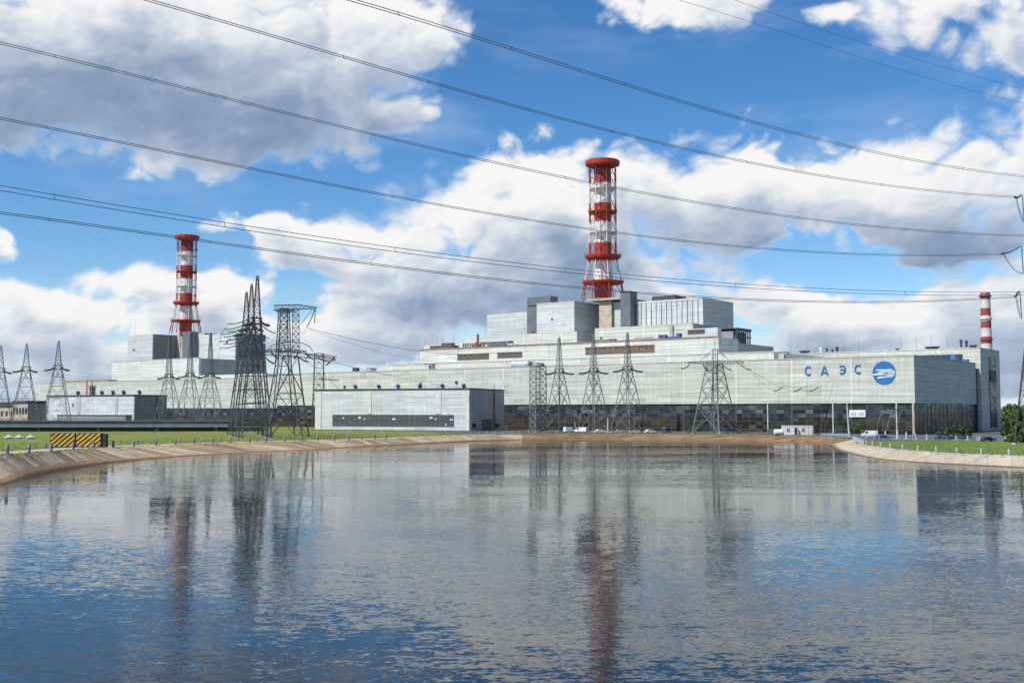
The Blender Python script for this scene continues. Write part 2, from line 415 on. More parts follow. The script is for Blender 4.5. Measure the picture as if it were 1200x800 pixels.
# ------------------------------------------------------------------ land and water
def PXY(px, py, z): p = at_z(px, py, z); return Vector((p.x, p.y, 0))
ST = []   # waterline, crest, crest height, outward angle, zone
V2 = lambda x, y: Vector((x, y, 0))
def S(wv, cv, cz, ang, zone): ST.append((wv, cv, cz, R(ang), zone))
S(V2(-70, -90), V2(-82, -90), 3.6, 180, 'L'); S(V2(-71, 40), V2(-82, 40), 3.6, 180, 'L'); S(V2(-72, 110), V2(-81.5, 110), 3.6, 180, 'L')
for a, b, cz, ang in [((0, 568.5), (0, 532.5), 3.5, 180), ((33, 559), (33, 531.2), 3.2, 180), ((67, 551.5), (67, 528.6), 2.9, 180), ((100, 546), (100, 525.8), 2.6, 180),
                      ((133, 541.5), (133, 524), 2.35, 180), ((200, 535.5), (200, 521.3), 1.95, 178), ((290, 530), (290, 518.5), 1.78, 172), ((360, 526.8), (360, 516.7), 1.72, 165),
                      ((425, 523.2), (425, 515.2), 1.68, 155), ((490, 519.9), (490, 512.6), 1.68, 140), ((555, 516.8), (555, 510.3), 1.7, 120), ((600, 515.2), (600, 508.7), 1.7, 100)]:
    S(PXY(*a, 0), PXY(*b, cz), cz, ang, 'L')
for a, b, ang in [((612, 515.0), (612, 508.6), 97), ((650, 514.4), (650, 508.4), 93), ((720, 514.3), (720, 508.2), 91), ((800, 515), (800, 508.6), 89), ((880, 516), (880, 509.5), 86), ((930, 517), (930, 510.3), 80)]:
    S(PXY(*a, 0), PXY(*b, 1.7), 1.7, ang, 'F')
S(PXY(965, 518.3, 0), V2(108, 374), 1.7, 66, 'F'); S(PXY(972, 521.5, 0), V2(103.5, 337), 1.6, 45, 'R'); S(PXY(976, 525, 0), V2(96.5, 310), 1.6, 25, 'R')
S(PXY(984, 529, 0), V2(90.5, 283), 1.6, 10, 'R'); S(PXY(1040, 539, 0), PXY(1060, 527, 1.6), 1.6, 0, 'R')
for a, b in [((1120, 544), (1120, 531)), ((1200, 548), (1200, 534))]: S(PXY(*a, 0), PXY(*b, 1.6), 1.6, 0, 'R')
S(V2(103, 150), V2(110.5, 160), 1.6, 0, 'R'); S(V2(108, 60), V2(116, 60), 1.6, 0, 'R'); S(V2(112, -90), V2(120, -90), 1.6, 0, 'R')
# refine along the shore
def refine(S0, k=4):
    out = []
    for i in range(len(S0) - 1):
        a, b = S0[i], S0[i + 1]; z0 = S0[max(0, i - 1)]; z1 = S0[min(len(S0) - 1, i + 2)]
        sm = a[4] == b[4]
        for j in range(k):
            u = j / k
            def cr(n):
                p0, p1, p2, p3 = (z0[n], a[n], b[n], z1[n])
                if not sm: return p1 + (p2 - p1) * u
                m1 = (p2 - p0) * .5; m2 = (p3 - p1) * .5; L = (p2 - p1).length
                m1 = m1 * min(1, L / max(m1.length, 1e-6)); m2 = m2 * min(1, L / max(m2.length, 1e-6))
                h = u * u; c = h * u
                return p1 * (2 * c - 3 * h + 1) + m1 * (c - 2 * h + u) + p2 * (3 * h - 2 * c) + m2 * (c - h)
            out.append((cr(0), cr(1), a[2] + (b[2] - a[2]) * u, a[3] + (b[3] - a[3]) * u, a[4]))
    out.append(S0[-1]); return out
SH = refine(ST)
def square_up(S0):
    """take for every waterline point the crest point straight up the slope from it"""
    dense = []
    for a, b in zip(S0[:-1], S0[1:]):
        if a[4] == b[4]:
            for k in range(12): u = k / 12; dense.append((a[1].lerp(b[1], u), a[2] + (b[2] - a[2]) * u, a[4]))
    out = []
    for w, c, cz, ang, zn in S0:
        best = min((d for d in dense if d[2] == zn), key=lambda d: (d[0] - w).length)
        c2 = best[0] if zn == 'L' else c; z2 = best[1] if zn == 'L' else cz
        if (c2 - w).length < 4.5:
            n = V2(math.cos(ang), math.sin(ang)); c2 = w + n * 4.5
        out.append((w, c2, z2, ang, zn))
    return out
SH = square_up(SH)
def ring_pt(s, r):
    """r < 0: below the waterline; 0 waterline; between: slope; >= 1 : metres beyond the crest + 1"""
    w, c, cz, ang, _ = s
    if r <= 1:
        p = w + (c - w) * r; z = cz * r
    else:
        d = r - 1; p = c + V2(math.cos(ang), math.sin(ang)) * d
        k = min(1, d / 120); z = cz + (G - cz) * (k * k * (3 - 2 * k))
    return Vector((p.x, p.y, z))
def loft(name, stations, rings, mat, lift=0.0, kind='structure', label=None):
    me = bpy.data.meshes.new(name); vs, fs, uv = [], [], []
    arc = [0.0]
    for i in range(1, len(stations)): arc.append(arc[-1] + (stations[i][0] - stations[i - 1][0]).length)
    nr = len(rings)
    for i, s in enumerate(stations):
        wl = (s[1] - s[0]).length
        for r in rings:
            p = ring_pt(s, r); vs.append((p.x, p.y, p.z + lift)); uv.append((arc[i], r * wl if r <= 1 else wl + r - 1))
    for i in range(len(stations) - 1):
        for j in range(nr - 1):
            fs.append((i * nr + j, i * nr + j + 1, (i + 1) * nr + j + 1, (i + 1) * nr + j))
    me.from_pydata(vs, [], fs); l = me.uv_layers.new(name='UVMap')
    for lp in me.loops: l.data[lp.index].uv = uv[lp.vertex_index]
    me.materials.append(mat)
    bm = bmesh.new(); bm.from_mesh(me); bmesh.ops.recalc_face_normals(bm, faces=bm.faces)
    if sum(f.normal.z for f in bm.faces) < 0: bmesh.ops.reverse_faces(bm, faces=bm.faces)
    bm.to_mesh(me); bm.free()
    o = bpy.data.objects.new(name, me); COL.objects.link(o); tag(o, label, name.replace('_', ' '), None, kind); return o

def bank_mat(name, pale, brown, wet, moss, yellow=0.0, slab=5.0, mix0=.35):
    m, t = new_mat(name); uv = t.new('ShaderNodeTexCoord').outputs['UV']; u, v, _ = t.sep(uv)
    fu = t.m('DIVIDE', u, slab); w = t.white(t.comb(t.m('FLOOR', fu), 1.0))[0]
    st = t.noise(t.comb(t.m('MULTIPLY', u, .33), t.m('MULTIPLY', v, .05), 0.0), 1.0, 6, .6)
    f = t.m('ADD', t.mr(st, .36, .62, 0, .8), t.mr(w, 0, 1, -.3, .4), clamp=True)
    c = t.mix(f, pale, brown)
    c = t.mix(t.mr(t.noise(uv, .35, 5), .52, .7, 0, .6), c, moss)
    if yellow:
        ym = t.m('MULTIPLY', t.mr(t.noise(t.comb(t.m('MULTIPLY', u, .12), v, 3.0), 1.0, 4), .52, .62), t.m('MULTIPLY', t.mr(v, 3.6, 4.6), t.mr(v, 7.5, 6.5)))
        c = t.mix(t.m('MULTIPLY', ym, yellow), c, (.55, .36, .06))
    j = t.m('MAXIMUM', t.m('LESS_THAN', t.m('FRACT', t.m('ADD', fu, t.mr(t.noise(uv, .8, 3), 0, 1, -.03, .03))), .045), t.m('LESS_THAN', t.m('ABSOLUTE', t.m('SUBTRACT', v, 4.0)), .10)); c = t.mix(t.m('MULTIPLY', j, .55), c, tuple(k * .45 for k in pale))
    wl = t.mr(t.m('ADD', v, t.mr(t.noise(uv, .6, 4), .3, .7, -.3, .3)), 1.3, 1.75)
    c = t.mix(wl, wet, c)
    tm = t.mr(t.m('ADD', v, t.mr(t.noise(uv, .9, 4), .3, .7, -.25, .25)), .45, .8); c = t.mix(tm, tuple(k * .32 for k in wet), c)
    c = t.vm('SCALE', c, scale=t.mr(t.noise(uv, 2.5, 4), .3, .7, .88, 1.12))
    t.put(t.b.inputs['Base Color'], c); t.b.inputs['Roughness'].default_value = .85
    return m
M['bank_l'] = bank_mat('stained_concrete_slope', (.47, .365, .24), (.165, .112, .055), (.29, .17, .08), (.13, .105, .055))
M['bank_r'] = bank_mat('pale_concrete_slope', (.50, .43, .34), (.36, .30, .225), (.22, .15, .09), (.33, .28, .2), .9)
def earth(name, cols, scale=.3):
    m, t = new_mat(name); co = world_co(t)
    n = t.noise(t.vm('MULTIPLY', co, (.35, 1, 1)), scale, 6, .62)
    c = t.ramp(n, [(.3, cols[0]), (.48, cols[1]), (.6, cols[2]), (.72, cols[3])])
    c = t.vm('SCALE', c, scale=t.mr(t.noise(co, 3, 4), .3, .7, .8, 1.2))
    t.put(t.b.inputs['Base Color'], c); t.b.inputs['Roughness'].default_value = .95
    return m
M['earth'] = earth('bare_earth', [(.06, .035, .018), (.18, .10, .05), (.27, .165, .085), (.21, .17, .07)])
M['path'] = concrete('path_concrete', (.40, .345, .275), .35, .3)
M['asphalt'] = earth('yard_asphalt', [(.045, .045, .045), (.075, .072, .066), (.12, .11, .095), (.17, .155, .125)], .08)
def grassmat(name, a, b, dry):
    m, t = new_mat(name); co = world_co(t)
    n = t.noise(co, .06, 5, .6); c = t.mix(t.mr(n, .35, .65), a, b)
    n2 = t.noise(t.vm('MULTIPLY', co, (.3, 1, 1)), .12, 7, .7); c = t.mix(t.mr(n2, .48, .66, 0, .9), c, dry)
    c = t.vm('SCALE', c, scale=t.mr(t.noise(t.vm('MULTIPLY', co, (.5, .8, 1)), .8, 7, .75), .3, .7, .5, 1.45))
    t.put(t.b.inputs['Base Color'], c); t.b.inputs['Roughness'].default_value = .9
    bp = t.new('ShaderNodeBump', {'Height': t.noise(co, 3.0, 4), 'Strength': .8, 'Distance': .3}); t.l.new(bp.outputs[0], t.b.inputs['Normal'])
    return m
M['grass'] = grassmat('meadow_grass', (.095, .155, .012), (.18, .19, .02), (.25, .19, .05))
M['grass_r'] = grassmat('mown_grass', (.065, .15, .014), (.12, .18, .024), (.17, .17, .04))

Ls = [s for s in SH if s[4] == 'L']; Fs_ = [s for s in SH if s[4] == 'F']; Rs = [s for s in SH if s[4] == 'R']
Ls = Ls + [Fs_[0]]; Fs2 = Fs_ + [Rs[0]]
slope_r = [-.6, -.2, 0, .15, .3, .5, .75, 1.0]
loft('concrete_embankment', Ls, slope_r, M['bank_l'], label='streaky brown stained concrete slope below the striped barrier'); loft('concrete_embankment', Rs, slope_r, M['bank_r'], label='clean pale concrete slope with yellow patches below the small lawn')
loft('earth_bank', Fs2, slope_r, M['earth'], label='bare brown earth bank on the far side of the water')
far = [1, 3, 6, 9, 14, 25, 45, 80, 121, 200, 320, 600, 1500, 5000, 14000]
loft('ground', SH, far, M['asphalt'], label='grey asphalt yard around the power station')
loft('bank_path', Ls[:-3], [1, 2.5, 5, 10], M['path'], .02, label='pale concrete path under the striped barrier')
loft('bank_path', Rs[2:], [1, 1.8, 2.6], M['path'], .02, label='narrow concrete edge along the small lawn')
M['verge'] = grassmat('dry_verge_grass', (.14, .14, .03), (.22, .17, .06), (.28, .19, .09))
loft('verge', Fs2, [.82, 1, 3, 9], M['verge'], .03, label='yellowish grass strip on top of the earth bank')
loft('lawn', Ls[:-6], [10, 14, 25, 45, 80, 121, 200, 250], M['grass'], .035, label='large yellow green lawn in front of the road bridge')
gl = loft('lawn', Rs[3:], [2.6, 5, 9, 14, 25, 45, 60], M['grass_r'], .035, label='small bright green lawn before the hall end wall')

# grass tufts along the two bank tops, as uneven blades
def tufts(stations, r0, r1, n, mat, name, hmin=.15, hmax=.5, label='uneven rough grass'):
    mb = MB()
    for _ in range(n):
        i = random.randrange(len(stations) - 1); a, b = stations[i], stations[i + 1]; u = random.random(); r = 1 + r0 + (r1 - r0) * random.random() ** 1.5
        p = ring_pt(a, r).lerp(ring_pt(b, r), u)
        if p.y < 120: continue
        for _ in range(3):
            an = random.uniform(0, 6.28); h = random.uniform(hmin, hmax); w = random.uniform(.05, .14)
            q = p + Vector((random.uniform(-.3, .3), random.uniform(-.3, .3), 0)); e = Vector((math.cos(an), math.sin(an), 0)) * w
            tip = q + Vector((random.uniform(-.2, .2), random.uniform(-.2, .2), h))
            mb._add([q - e, q + e, tip], [(0, 1, 2)])
    return mb.build(name, mat, kind='stuff', label=label, cat='grass', fix=False)
M['tuft'] = leafmat('grass_blades', (.12, .19, .02), (.24, .25, .05))
tufts(Ls[8:-6], 9.0, 60, 3500, M['tuft'], 'rough_grass', .1, .35, 'rough grass tufts on the lawn below the road bridge')
tufts(Rs[3:], 1.9, 40, 2500, M['tuft'], 'rough_grass', .1, .3, 'rough grass tufts on the lawn beside the leaning pylon')
tufts(Fs2, -.1, 8, 3500, leafmat('dry_grass', (.12, .13, .04), (.24, .19, .09)), 'dry_grass', .1, .45, 'dry yellow grass along the top of the earth bank')

tufts(Ls[8:-6], -.25, .8, 900, M['tuft'], 'bank_weeds', .08, .3, 'sparse weeds in the joints of the stained concrete slope')
tufts(Rs[3:], -.25, .6, 450, M['tuft'], 'bank_weeds', .08, .25, 'sparse weeds in the joints of the clean concrete slope')
# water
m, t = new_mat('rippled_canal_water'); M['water'] = m
co = world_co(t)
def slopes(sx, sy, sc, det, ro, amp, seed):
    n = t.noise(t.vm('ADD', t.vm('MULTIPLY', co, (sx, sy, 1)), (seed, seed * 1.7, 0)), sc, det, ro, col=True)
    return t.vm('SCALE', t.vm('SUBTRACT', n, (.5, .5, .5)), scale=amp)
calm = t.noise(t.vm('MULTIPLY', co, (.010, .028, 0)), 1.0, 5, .6, dist=.6)
calm2 = t.noise(t.vm('MULTIPLY', co, (.006, .045, 0)), 1.0, 5, .6, dist=.4)
ck = t.m('MULTIPLY', t.mr(calm, .38, .62, .34, 1.15, True), t.mr(calm2, .38, .6, .45, 1.15, True))
s1 = slopes(.45, 1.0, .16, 2, .5, .045, 0.0)
s2 = slopes(.42, 1.0, 2.2, 4, .56, .165, 31.0)
s3 = slopes(.5, 1.0, 6.5, 2, .5, .15, 77.0)
tot = t.vm('SCALE', t.vm('ADD', t.vm('ADD', s1, s2), s3), scale=ck)
nn = t.vm('NORMALIZE', t.vm('ADD', t.vm('MULTIPLY', tot, (.7, 1, 0)), (0, 0, 1)))
t.put(t.b.inputs['Normal'], nn)
t.b.inputs['Base Color'].default_value = (.007, .012, .015, 1); t.b.inputs['Roughness'].default_value = .03; t.b.inputs['IOR'].default_value = 1.30
wb = MB()
xs = [-400, -200, -100, 0, 100, 200, 400]; ys = [-300, -50, 50, 100, 200, 300, 460]
for i in range(6):
    for j in range(6):
        wb._add([(xs[i], ys[j], 0), (xs[i + 1], ys[j], 0), (xs[i + 1], ys[j + 1], 0), (xs[i], ys[j + 1], 0)], [(0, 1, 2, 3)])
wb.build('water', M['water'], None, 'rippled blue grey canal water in front of the power station', 'water', kind='structure', fix=False)
# ------------------------------------------------------------------ turbine hall
A = at_z(1073, 509.3, G); F = Frame(A, R(37))
HB, HT, HD, HL = 11.72, 29.25, 86.0, -352.0        # foot and top of cladding, depth, left end of the near half
def fempty(name, label, cat, fr=F, group=None): return empty(name, fr.o, -fr.th, label, cat, group)
hall = fempty('turbine_hall', 'very long white panelled turbine hall with dark glazed foot, its end wall in shade', 'factory hall')
def glaz_bay(mb_x0, mb_x1, z1, parent, side=False, xs=-.5):
    g_, f_ = MB(), MB(); a, b = mb_x0, mb_x1
    def bx(mb, u0, u1, d0, d1, z0, zz):
        if side: mb.box(xs - d1, xs - d0, u0, u1, z0, zz)
        else: mb.box(u0, u1, .5 + d0, .5 + d1, z0, zz)
    bx(g_, a, b, 0, .3, 0, z1)
    n = max(1, round((b - a) / 6.0))
    for i in range(n + 1):
        u = a + (b - a) * i / n; w = .22 if i in (0,) else .06
        bx(f_, u - w, u + w, -.16 if i == 0 else -.08, .02, .05, z1 - .02)
    for z in (1.6, 4.65, 7.75, 10.0):
        if z < z1: bx(f_, a + .3, b - .1, -.10, .01, z - .07, z + .07)
    o = g_.build('glazing', M['glaz'], parent); f_.build('mullions', M['mull'], o)
mb = MB(); mb.box(HL, 0, 0, HD, HB, HT); mb.build('wall', M['clad'], hall)
mb = MB(); mb.box(HL, -.9, .9, HD - .4, -.5, HB - .01); mb.build('core', M['dark'], hall)
mb = MB(); mb.box(HL + .1, .12, -.12, .5, HT, HT + .35); mb.box(-.4, .12, .5, HD, HT, HT + .35); mb.build('coping', M['graycop'], hall)
x = 0.0; k = 0
while x > HL + 1:
    x1 = max(HL, x - 24.0); glaz_bay(x1 + (.0 if k else 0), x - (.5 if k == 0 else 0), HB - .02, hall); x = x1; k += 1
y = .85
while y < HD - 3:
    y1 = min(HD - 1, y + 21.3); glaz_bay(y, y1, HB - .02, hall, True); y = y1
for px in (899.5, 976, 1050.5):
    xx, _ = F.front(px, 490); mb = MB(); mb.box(xx - .25, xx + .25, .1, .5, 0, HB - .02); mb.build('column', M['graycop'], hall)
mb = MB(); mb.box(-1.1, -.35, .05, .48, 0, HB - .02); mb.build('column', M['tan'], hall, label='stained corner column')
x0, z1 = F.front(995, 480.2); x1, z0 = F.front(1014, 488.5)
mb = MB(); mb.box(x0, x1, .1, .46, z0, z1); wp = mb.build('window', M['white'], hall, label='white framed double window set in the dark glazing')
mb = MB(); w = x1 - x0
for a, b in ((.08, .46), (.54, .92)):
    mb.box(x0 + w * a, x0 + w * b, .05, .12, z0 + .5, z1 - .9)
mb.build('pane', M['graywall'], wp)
for px, py in ((1090, 476),):   # lamps on end wall
    tt, zz = F.side(1140, 482, 0); mb = MB(); mb.box(.02, .9, tt - .5, tt + .5, zz - .4, zz + .4); mb.build('wall_lamp', M['dark'], hall)
# fire escape louvres on hall wall: small dark vents
for px, py in ((493, 450), (535, 448), (404, 453)):
    xx, zz = F.front(px, py); mb = MB(); mb.box(xx - .7, xx + .7, -.35, .1, zz - .7, zz + .7); mb.build('vent', M['dark'], hall)

# set-back roof building and its end tower
def fbox(mb, pl, pr, tpx, t0, t1, z0, fr=F):
    a, _ = fr.front(pl, tpx[1], t0); b, _ = fr.front(pr, tpx[1], t0); _, z = fr.front(tpx[0], tpx[1], t0)
    mb.box(a, b, t0, t1, z0, z); return a, b, z
back = fempty('deaerator_building', 'taller end building behind the hall, grey shaded side with a dark glazed strip', 'building')
xe = 1.6; te0, ze = F.side(1148.6, 408.2, xe); te1, _ = F.side(1171, 411, xe)
zb = ze
mb = MB(); mb.box(xe - 170, xe, te0, te1, 0, zb); mb.build('wall', M['clad'], back)
L_ = te1 - te0
mb = MB(); mb.box(xe + .02, xe + .3, te0 + L_ * .42, te0 + L_ * .76, 1.5, zb - 3); dg = mb.build('glazing', M['glaz'], back)
mb = MB()
for i in range(9): zz = 2 + i * (zb - 6) / 9; mb.box(xe + .28, xe + .36, te0 + L_ * .42, te0 + L_ * .76, zz, zz + .18)
mb.build('mullions', M['mull'], dg)
mb = MB(); mb.box(xe + .28, xe + .5, te0 + L_ * .44, te0 + L_ * .74, zb - 14, zb - 9); mb.build('window', M['black'], back)
mb = MB(); mb.box(xe - 169.8, xe + .15, te0 - .15, te0 + .6, zb, zb + .5); mb.box(xe - .5, xe + .15, te0 + .6, te1, zb, zb + .4); mb.build('coping', M['graycop'], back)
# open terrace window in the front of the set-back building
xa, za = F.front(1078, 414.6, te0); xb, zz2 = F.front(1128, 423, te0)
mb = MB(); mb.box(xa, xb, te0 - .06, te0 + .1, zz2 - 1, za - .6); tw = mb.build('terrace_window', M['window'], back)
mb = MB()
for i in range(9): q = xa + (xb - xa) * i / 8; mb.box(q - .15, q + .15, te0 - .16, te0 - .07, zz2 - 1, za - .6)
mb.box(xa, xb, te0 - .17, te0 - .07, za - .9, za - .6); mb.build('frame', M['mull'], tw)
mb = MB(); q = xa + (xb - xa) * .72; mb.box(q, q + 2.2, te0 - .3, te0 - .17, zz2 - .2, za - 1); mb.build('blue_panel', M['blue'], tw)
mb = MB(); mb.box(-1.5, .05, HD + .01, te0 - .02, 0, HT - 2); mb.build('link_wall', M['dark'], back)
mb = MB(); tt, zz = F.side(1138, 423.5, 0); mb.box(-3, -1, tt - 2.5, tt + 1, HT + .36, HT + 1.6); mb.build('roof_plant', M['blue'], hall, label='blue plant box on the roof edge')

# ------------------------------------------------------------------ reactor building of the near unit
rx = fempty('reactor_building', 'stepped pale reactor building with ribbed upper block, carrying the taller looking stack', 'building')
mb = MB(); a2, b2, z2 = fbox(mb, 455, 907, (600, 422.5), 16, 84, HT - 1); mb.build('wall', M['clad'], rx)
mb = MB(); a3, b3, z3 = fbox(mb, 492, 842, (690, 401.5), 32, 52, z2 - 1); mb.build('wall', M['clad_b'], rx)
def strip_cop(a, b, t0, z, mat, h=.5, d=.2):
    mb = MB(); mb.box(a, b, t0 - d, t0 + .3, z - h * .4, z + h); return mb.build('coping', mat, rx)
strip_cop(a3, b3, 32, z3, M['coping']); strip_cop(a2, b2, 16, z2, M['graycop'], .3)
def louvre(pl, pr, yt, yb, t0, mat, n, par, fr=F):
    a, z1 = fr.front(pl, yt, t0); b, z0 = fr.front(pr, yb, t0)
    _, zr = fr.front(pr, yt, t0)
    mb = MB(); mb.box(a, b, t0 - .12, t0 + .1, z0, z1); o = mb.build('window_strip', M['dark'], par)
    mb = MB()
    for i in range(n): q = a + (b - a) * (i + .5) / n; w = (b - a) / n * .32; mb.box(q - w, q + w, t0 - .22, t0 - .13, z0 + .25, z1 - .25 - random.random() * .9)
    mb.box(a, b, t0 - .3, t0 - .13, z0 - .2, z0 + .1); mb.box(a, b, t0 - .3, t0 - .13, z1 - .1, z1 + .2); mb.build('pane', mat, o)
louvre(536, 573, 415.6, 420, 32, M['louvre'], 14, rx); louvre(583, 612, 413.6, 418, 32, M['louvre'], 12, rx); louvre(686, 767, 407.6, 412, 32, M['rustwin'], 34, rx)
mb = MB(); a4, b4, z4 = fbox(mb, 545, 612, (580, 393.3), 48, 84, z3 - 1); mb.build('wall', M['block2'], rx)
mb = MB(); a5, b5, z5 = fbox(mb, 612, 676, (640, 390.0), 46, 84, z3 - 1); mb.build('wall', M['clad'], rx)
mb = MB(); a6, b6, z6 = fbox(mb, 697, 812, (755, 381.6), 46, 90, z3 - 1); mb.build('wall', M['clad'], rx)
mb = MB(); fbox(mb, 676.3, 696.5, (690, 394), 60, 84, z3 - 1); mb.build('wall', M['darkwall'], rx)
mb = MB(); fbox(mb, 803, 841, (822, 384.6), 42, 45.8, z3 - 1); mb.build('gallery', M['block2'], rx)
louvre(806, 826, 387.2, 390, 42, M['louvre'], 12, rx)
mb = MB(); fbox(mb, 497, 545, (520, 403.6), 40, 84, z3 - 1); mb.build('wall', M['clad_b'], rx)
louvre(504, 518, 406, 408.6, 40, M['louvre'], 8, rx); louvre(528, 538, 405.6, 408.4, 40, M['louvre'], 6, rx)
# dark plant and shaded annex beyond the end
tE, _ = F.side(907, 404.5, b3); _, zE = F.side(880, 403.2, b3)
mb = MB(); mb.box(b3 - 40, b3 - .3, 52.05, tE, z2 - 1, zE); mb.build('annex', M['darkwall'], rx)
_, zfr = F.side(866, 384.5, b3); tq, _ = F.side(882, 390, b3)
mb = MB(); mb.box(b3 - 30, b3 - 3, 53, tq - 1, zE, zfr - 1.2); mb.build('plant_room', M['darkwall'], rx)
mb = MB()
for i in range(7):
    q = 53 + (tq - 54) * i / 6; mb.box(b3 - 1.2, b3 - .7, q - .25, q + .25, zE, zfr - .5)
for zz in (zE + 3, zE + 6, zfr - .5): mb.box(b3 - 1.25, b3 - .65, 52.5, tq, zz - .25, zz + .25)
mb.box(b3 - 30, b3 - .5, 52.6, tq, zfr - .2, zfr + .3); mb.build('steel_frame', M['dark'], rx)
mb = MB(); mb.box(b3 - 2.8, b3 - 2.2, 54, 61, zE + .5, zfr - 3); mb.build('blue_cladding', M['blue'], rx)
# upper blocks
mb = MB(); fbox(mb, 571, 621, (596, 366.6), 88, 112, z4 - 1); mb.build('block', M['block'], rx)
mb = MB(); a7, b7, z7 = fbox(mb, 629, 673, (650, 355), 72, 98, z5 - 1)
t7, _ = F.side(703, 358, b7)
mb = MB(); mb.box(a7, b7, 72, t7, z5 - 1, z7); mb.build('block', M['block2'], rx)
mb = MB(); mb.box(a7 - .1, b7 + .1, 71.85, t7 + .1, z7, z7 + .45); mb.build('coping', M['graycop'], rx)
mb = MB(); fbox(mb, 617.5, 629.5, (622, 352), 80, 86, z4 - 1); mb.build('duct', M['duct'], rx)
x0, z1 = F.front(619, 350.5, 80); x1, z0 = F.front(646, 354.6, 80); mb = MB(); mb.box(x0, x1, 79.4, 86.4, z7 + .5, z1 + .8); mb.build('duct_elbow', M['duct'], rx)
mb = MB(); fbox(mb, 702, 716.5, (709, 353), 86, 100, z6 - 6); mb.build('pedestal', M['tan'], rx)
mb = MB(); fbox(mb, 716.5, 728, (722, 354), 88, 100, z6 - 6); mb.build('pedestal', M['block2'], rx)
mb = MB(); px0, pz = F.front(688, 352.6, 84); px1, _ = F.front(729, 352.6, 84); mb.box(px0, px1, 84, 112, pz - .2, pz + .9); mb.build('slab', M['tan'], rx)
mb = MB(); a8, b8, z8 = fbox(mb, 727, 738.5, (732, 342.6), 68, 72, z6 - 1); t8, _ = F.side(746.5, 343, b8)
mb = MB(); mb.box(a8, b8, 68, t8, z6 - 1, z8); mb.build('duct', M['duct'], rx); mb = MB(); mb.box(a8 - .2, b8 + .2, 67.8, t8 + .2, z8, z8 + .6); mb.build('duct_cap', M['dark'], rx)
mb = MB(); a9, b9, z9 = fbox(mb, 746, 824.5, (824, 348.6), 74, 80, z6 - 1); t9, _ = F.side(858.5, 353, b9)
mb = MB(); mb.box(a9, b9, 74, t9, z6 - 1, z9 - .4); mb.build('block', M['darkwall'], rx, label='dark grey ribbed block with shaded end wall')
mb = MB(); n = 13
for i in range(n):
    q = a9 + (b9 - a9) * i / n; w = (b9 - a9) / n; mb.box(q + w * .16, q + w, 73.2, 74.1, z6 - .5, z9)
    mb.box(q, q + w * .18, 73.75, 74.1, z6 - .5, z9 - .6)
mb.box(a9, b9, 73.1, 74.1, z9 - .9, z9 + .05); mb.build('ribs', M['rib'], rx)
mb = MB(); mb.box(b9 + .02, b9 + .35, 74.2, t9, z6 + 1, z9); mb.build('cladding', M['block'], rx)
mb = MB(); fbox(mb, 764, 791, (778, 346.6), 84, 96, z9 - .5); mb.build('roof_unit', M['dark'], rx)
mb = MB(); fbox(mb, 621, 624, (622, 388), 47.5, 49, z3); mb.build('pipe', M['rust'], rx)
mb = MB(); fbox(mb, 558.4, 560, (559, 391.5), 44, 45, z3); mb.build('pipe', M['rust'], rx)
mb = MB(); fbox(mb, 784.5, 788, (786, 381), 45, 45.9, z3); mb.build('duct_casing', M['tan'], rx)

# ------------------------------------------------------------------ far unit
LB = 121 - 97
hx0, hz = F.front(200, 445.0, 0); hx1, _ = F.front(41, 452, 0)
hal2 = fempty('turbine_hall', 'lower far end of the hall row, white, beyond the grey low building', 'factory hall')
mb = MB(); mb.box(hx1, HL - .02, 0, HD, 10.2, hz); mb.build('wall', M['clad'], hal2)
mb = MB(); mb.box(hx1, HL - .02, .9, HD - 1, -.5, 10.19); mb.build('core', M['dark'], hal2)
x = HL - .1
while x > hx1 + 3:
    x1 = max(hx1, x - 36.0); glaz_bay(x1, x, 10.18, hal2); x = x1
mb = MB(); mb.box(hx1, HL - .1, -.12, .5, hz, hz + .3); mb.build('coping', M['graycop'], hal2)
xx0, _ = F.front(76, 449, 6); xx1, zz = F.front(128, 447, 6)
mb = MB(); mb.box(xx0, xx1, 6, 12, hz, hz + 1.6); mb.build('roof_gallery', M['coping'], hal2)
xx0, z1 = F.front(103.5, 448, -1); xx1, _ = F.front(109.5, 448, -1)
mb = MB()
for i in range(9): mb.box(xx0, xx1, -2.2, -.4, 8 + i * 2.1, 8.5 + i * 2.1)
for q in (xx0, xx1): mb.box(q - .3, q + .3, -2.3, -1.8, 0, hz + .5)
mb.build('fire_stair', M['rust'], hal2)
ry = fempty('reactor_building', 'more distant reactor building with two plain blocks, carrying the smaller looking stack', 'building')
mb = MB(); a, b, zl = fbox(mb, 131, 233, (180, 421.8), 40, 60, hz - 1); tl, _ = F.side(312, 424, b)
mb = MB(); mb.box(a, b, 40, tl, hz - 1, zl); mb.build('wall', M['clad_b'], ry)
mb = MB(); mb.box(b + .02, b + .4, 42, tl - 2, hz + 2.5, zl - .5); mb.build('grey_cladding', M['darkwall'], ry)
mb = MB(); mb.box(a - .1, b + .1, 39.8, 40.5, zl, zl + .4); mb.build('coping', M['graycop'], ry)
mb = MB(); mb.box(b + .5, b + 90, 20, tl, hz - 1, hz + 3.2); mb.build('wall', M['clad_b'], ry)
mb = MB(); a, b, z1 = fbox(mb, 150, 179, (165, 392.2), 96, 98, zl - 1); t1, _ = F.side(216, 392, b)
mb = MB(); mb.box(a, b, 96, t1, zl - 1, z1); mb.build('block', M['block2'], ry)
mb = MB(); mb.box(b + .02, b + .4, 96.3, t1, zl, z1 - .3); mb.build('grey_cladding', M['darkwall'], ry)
mb = MB(); a, b, z = fbox(mb, 214, 224, (219, 388.5), 94, 100, zl - 1); t2, _ = F.side(232.5, 389, b)
mb = MB(); mb.box(a, b, 94, t2, zl - 1, z); mb.build('duct', M['duct'], ry)
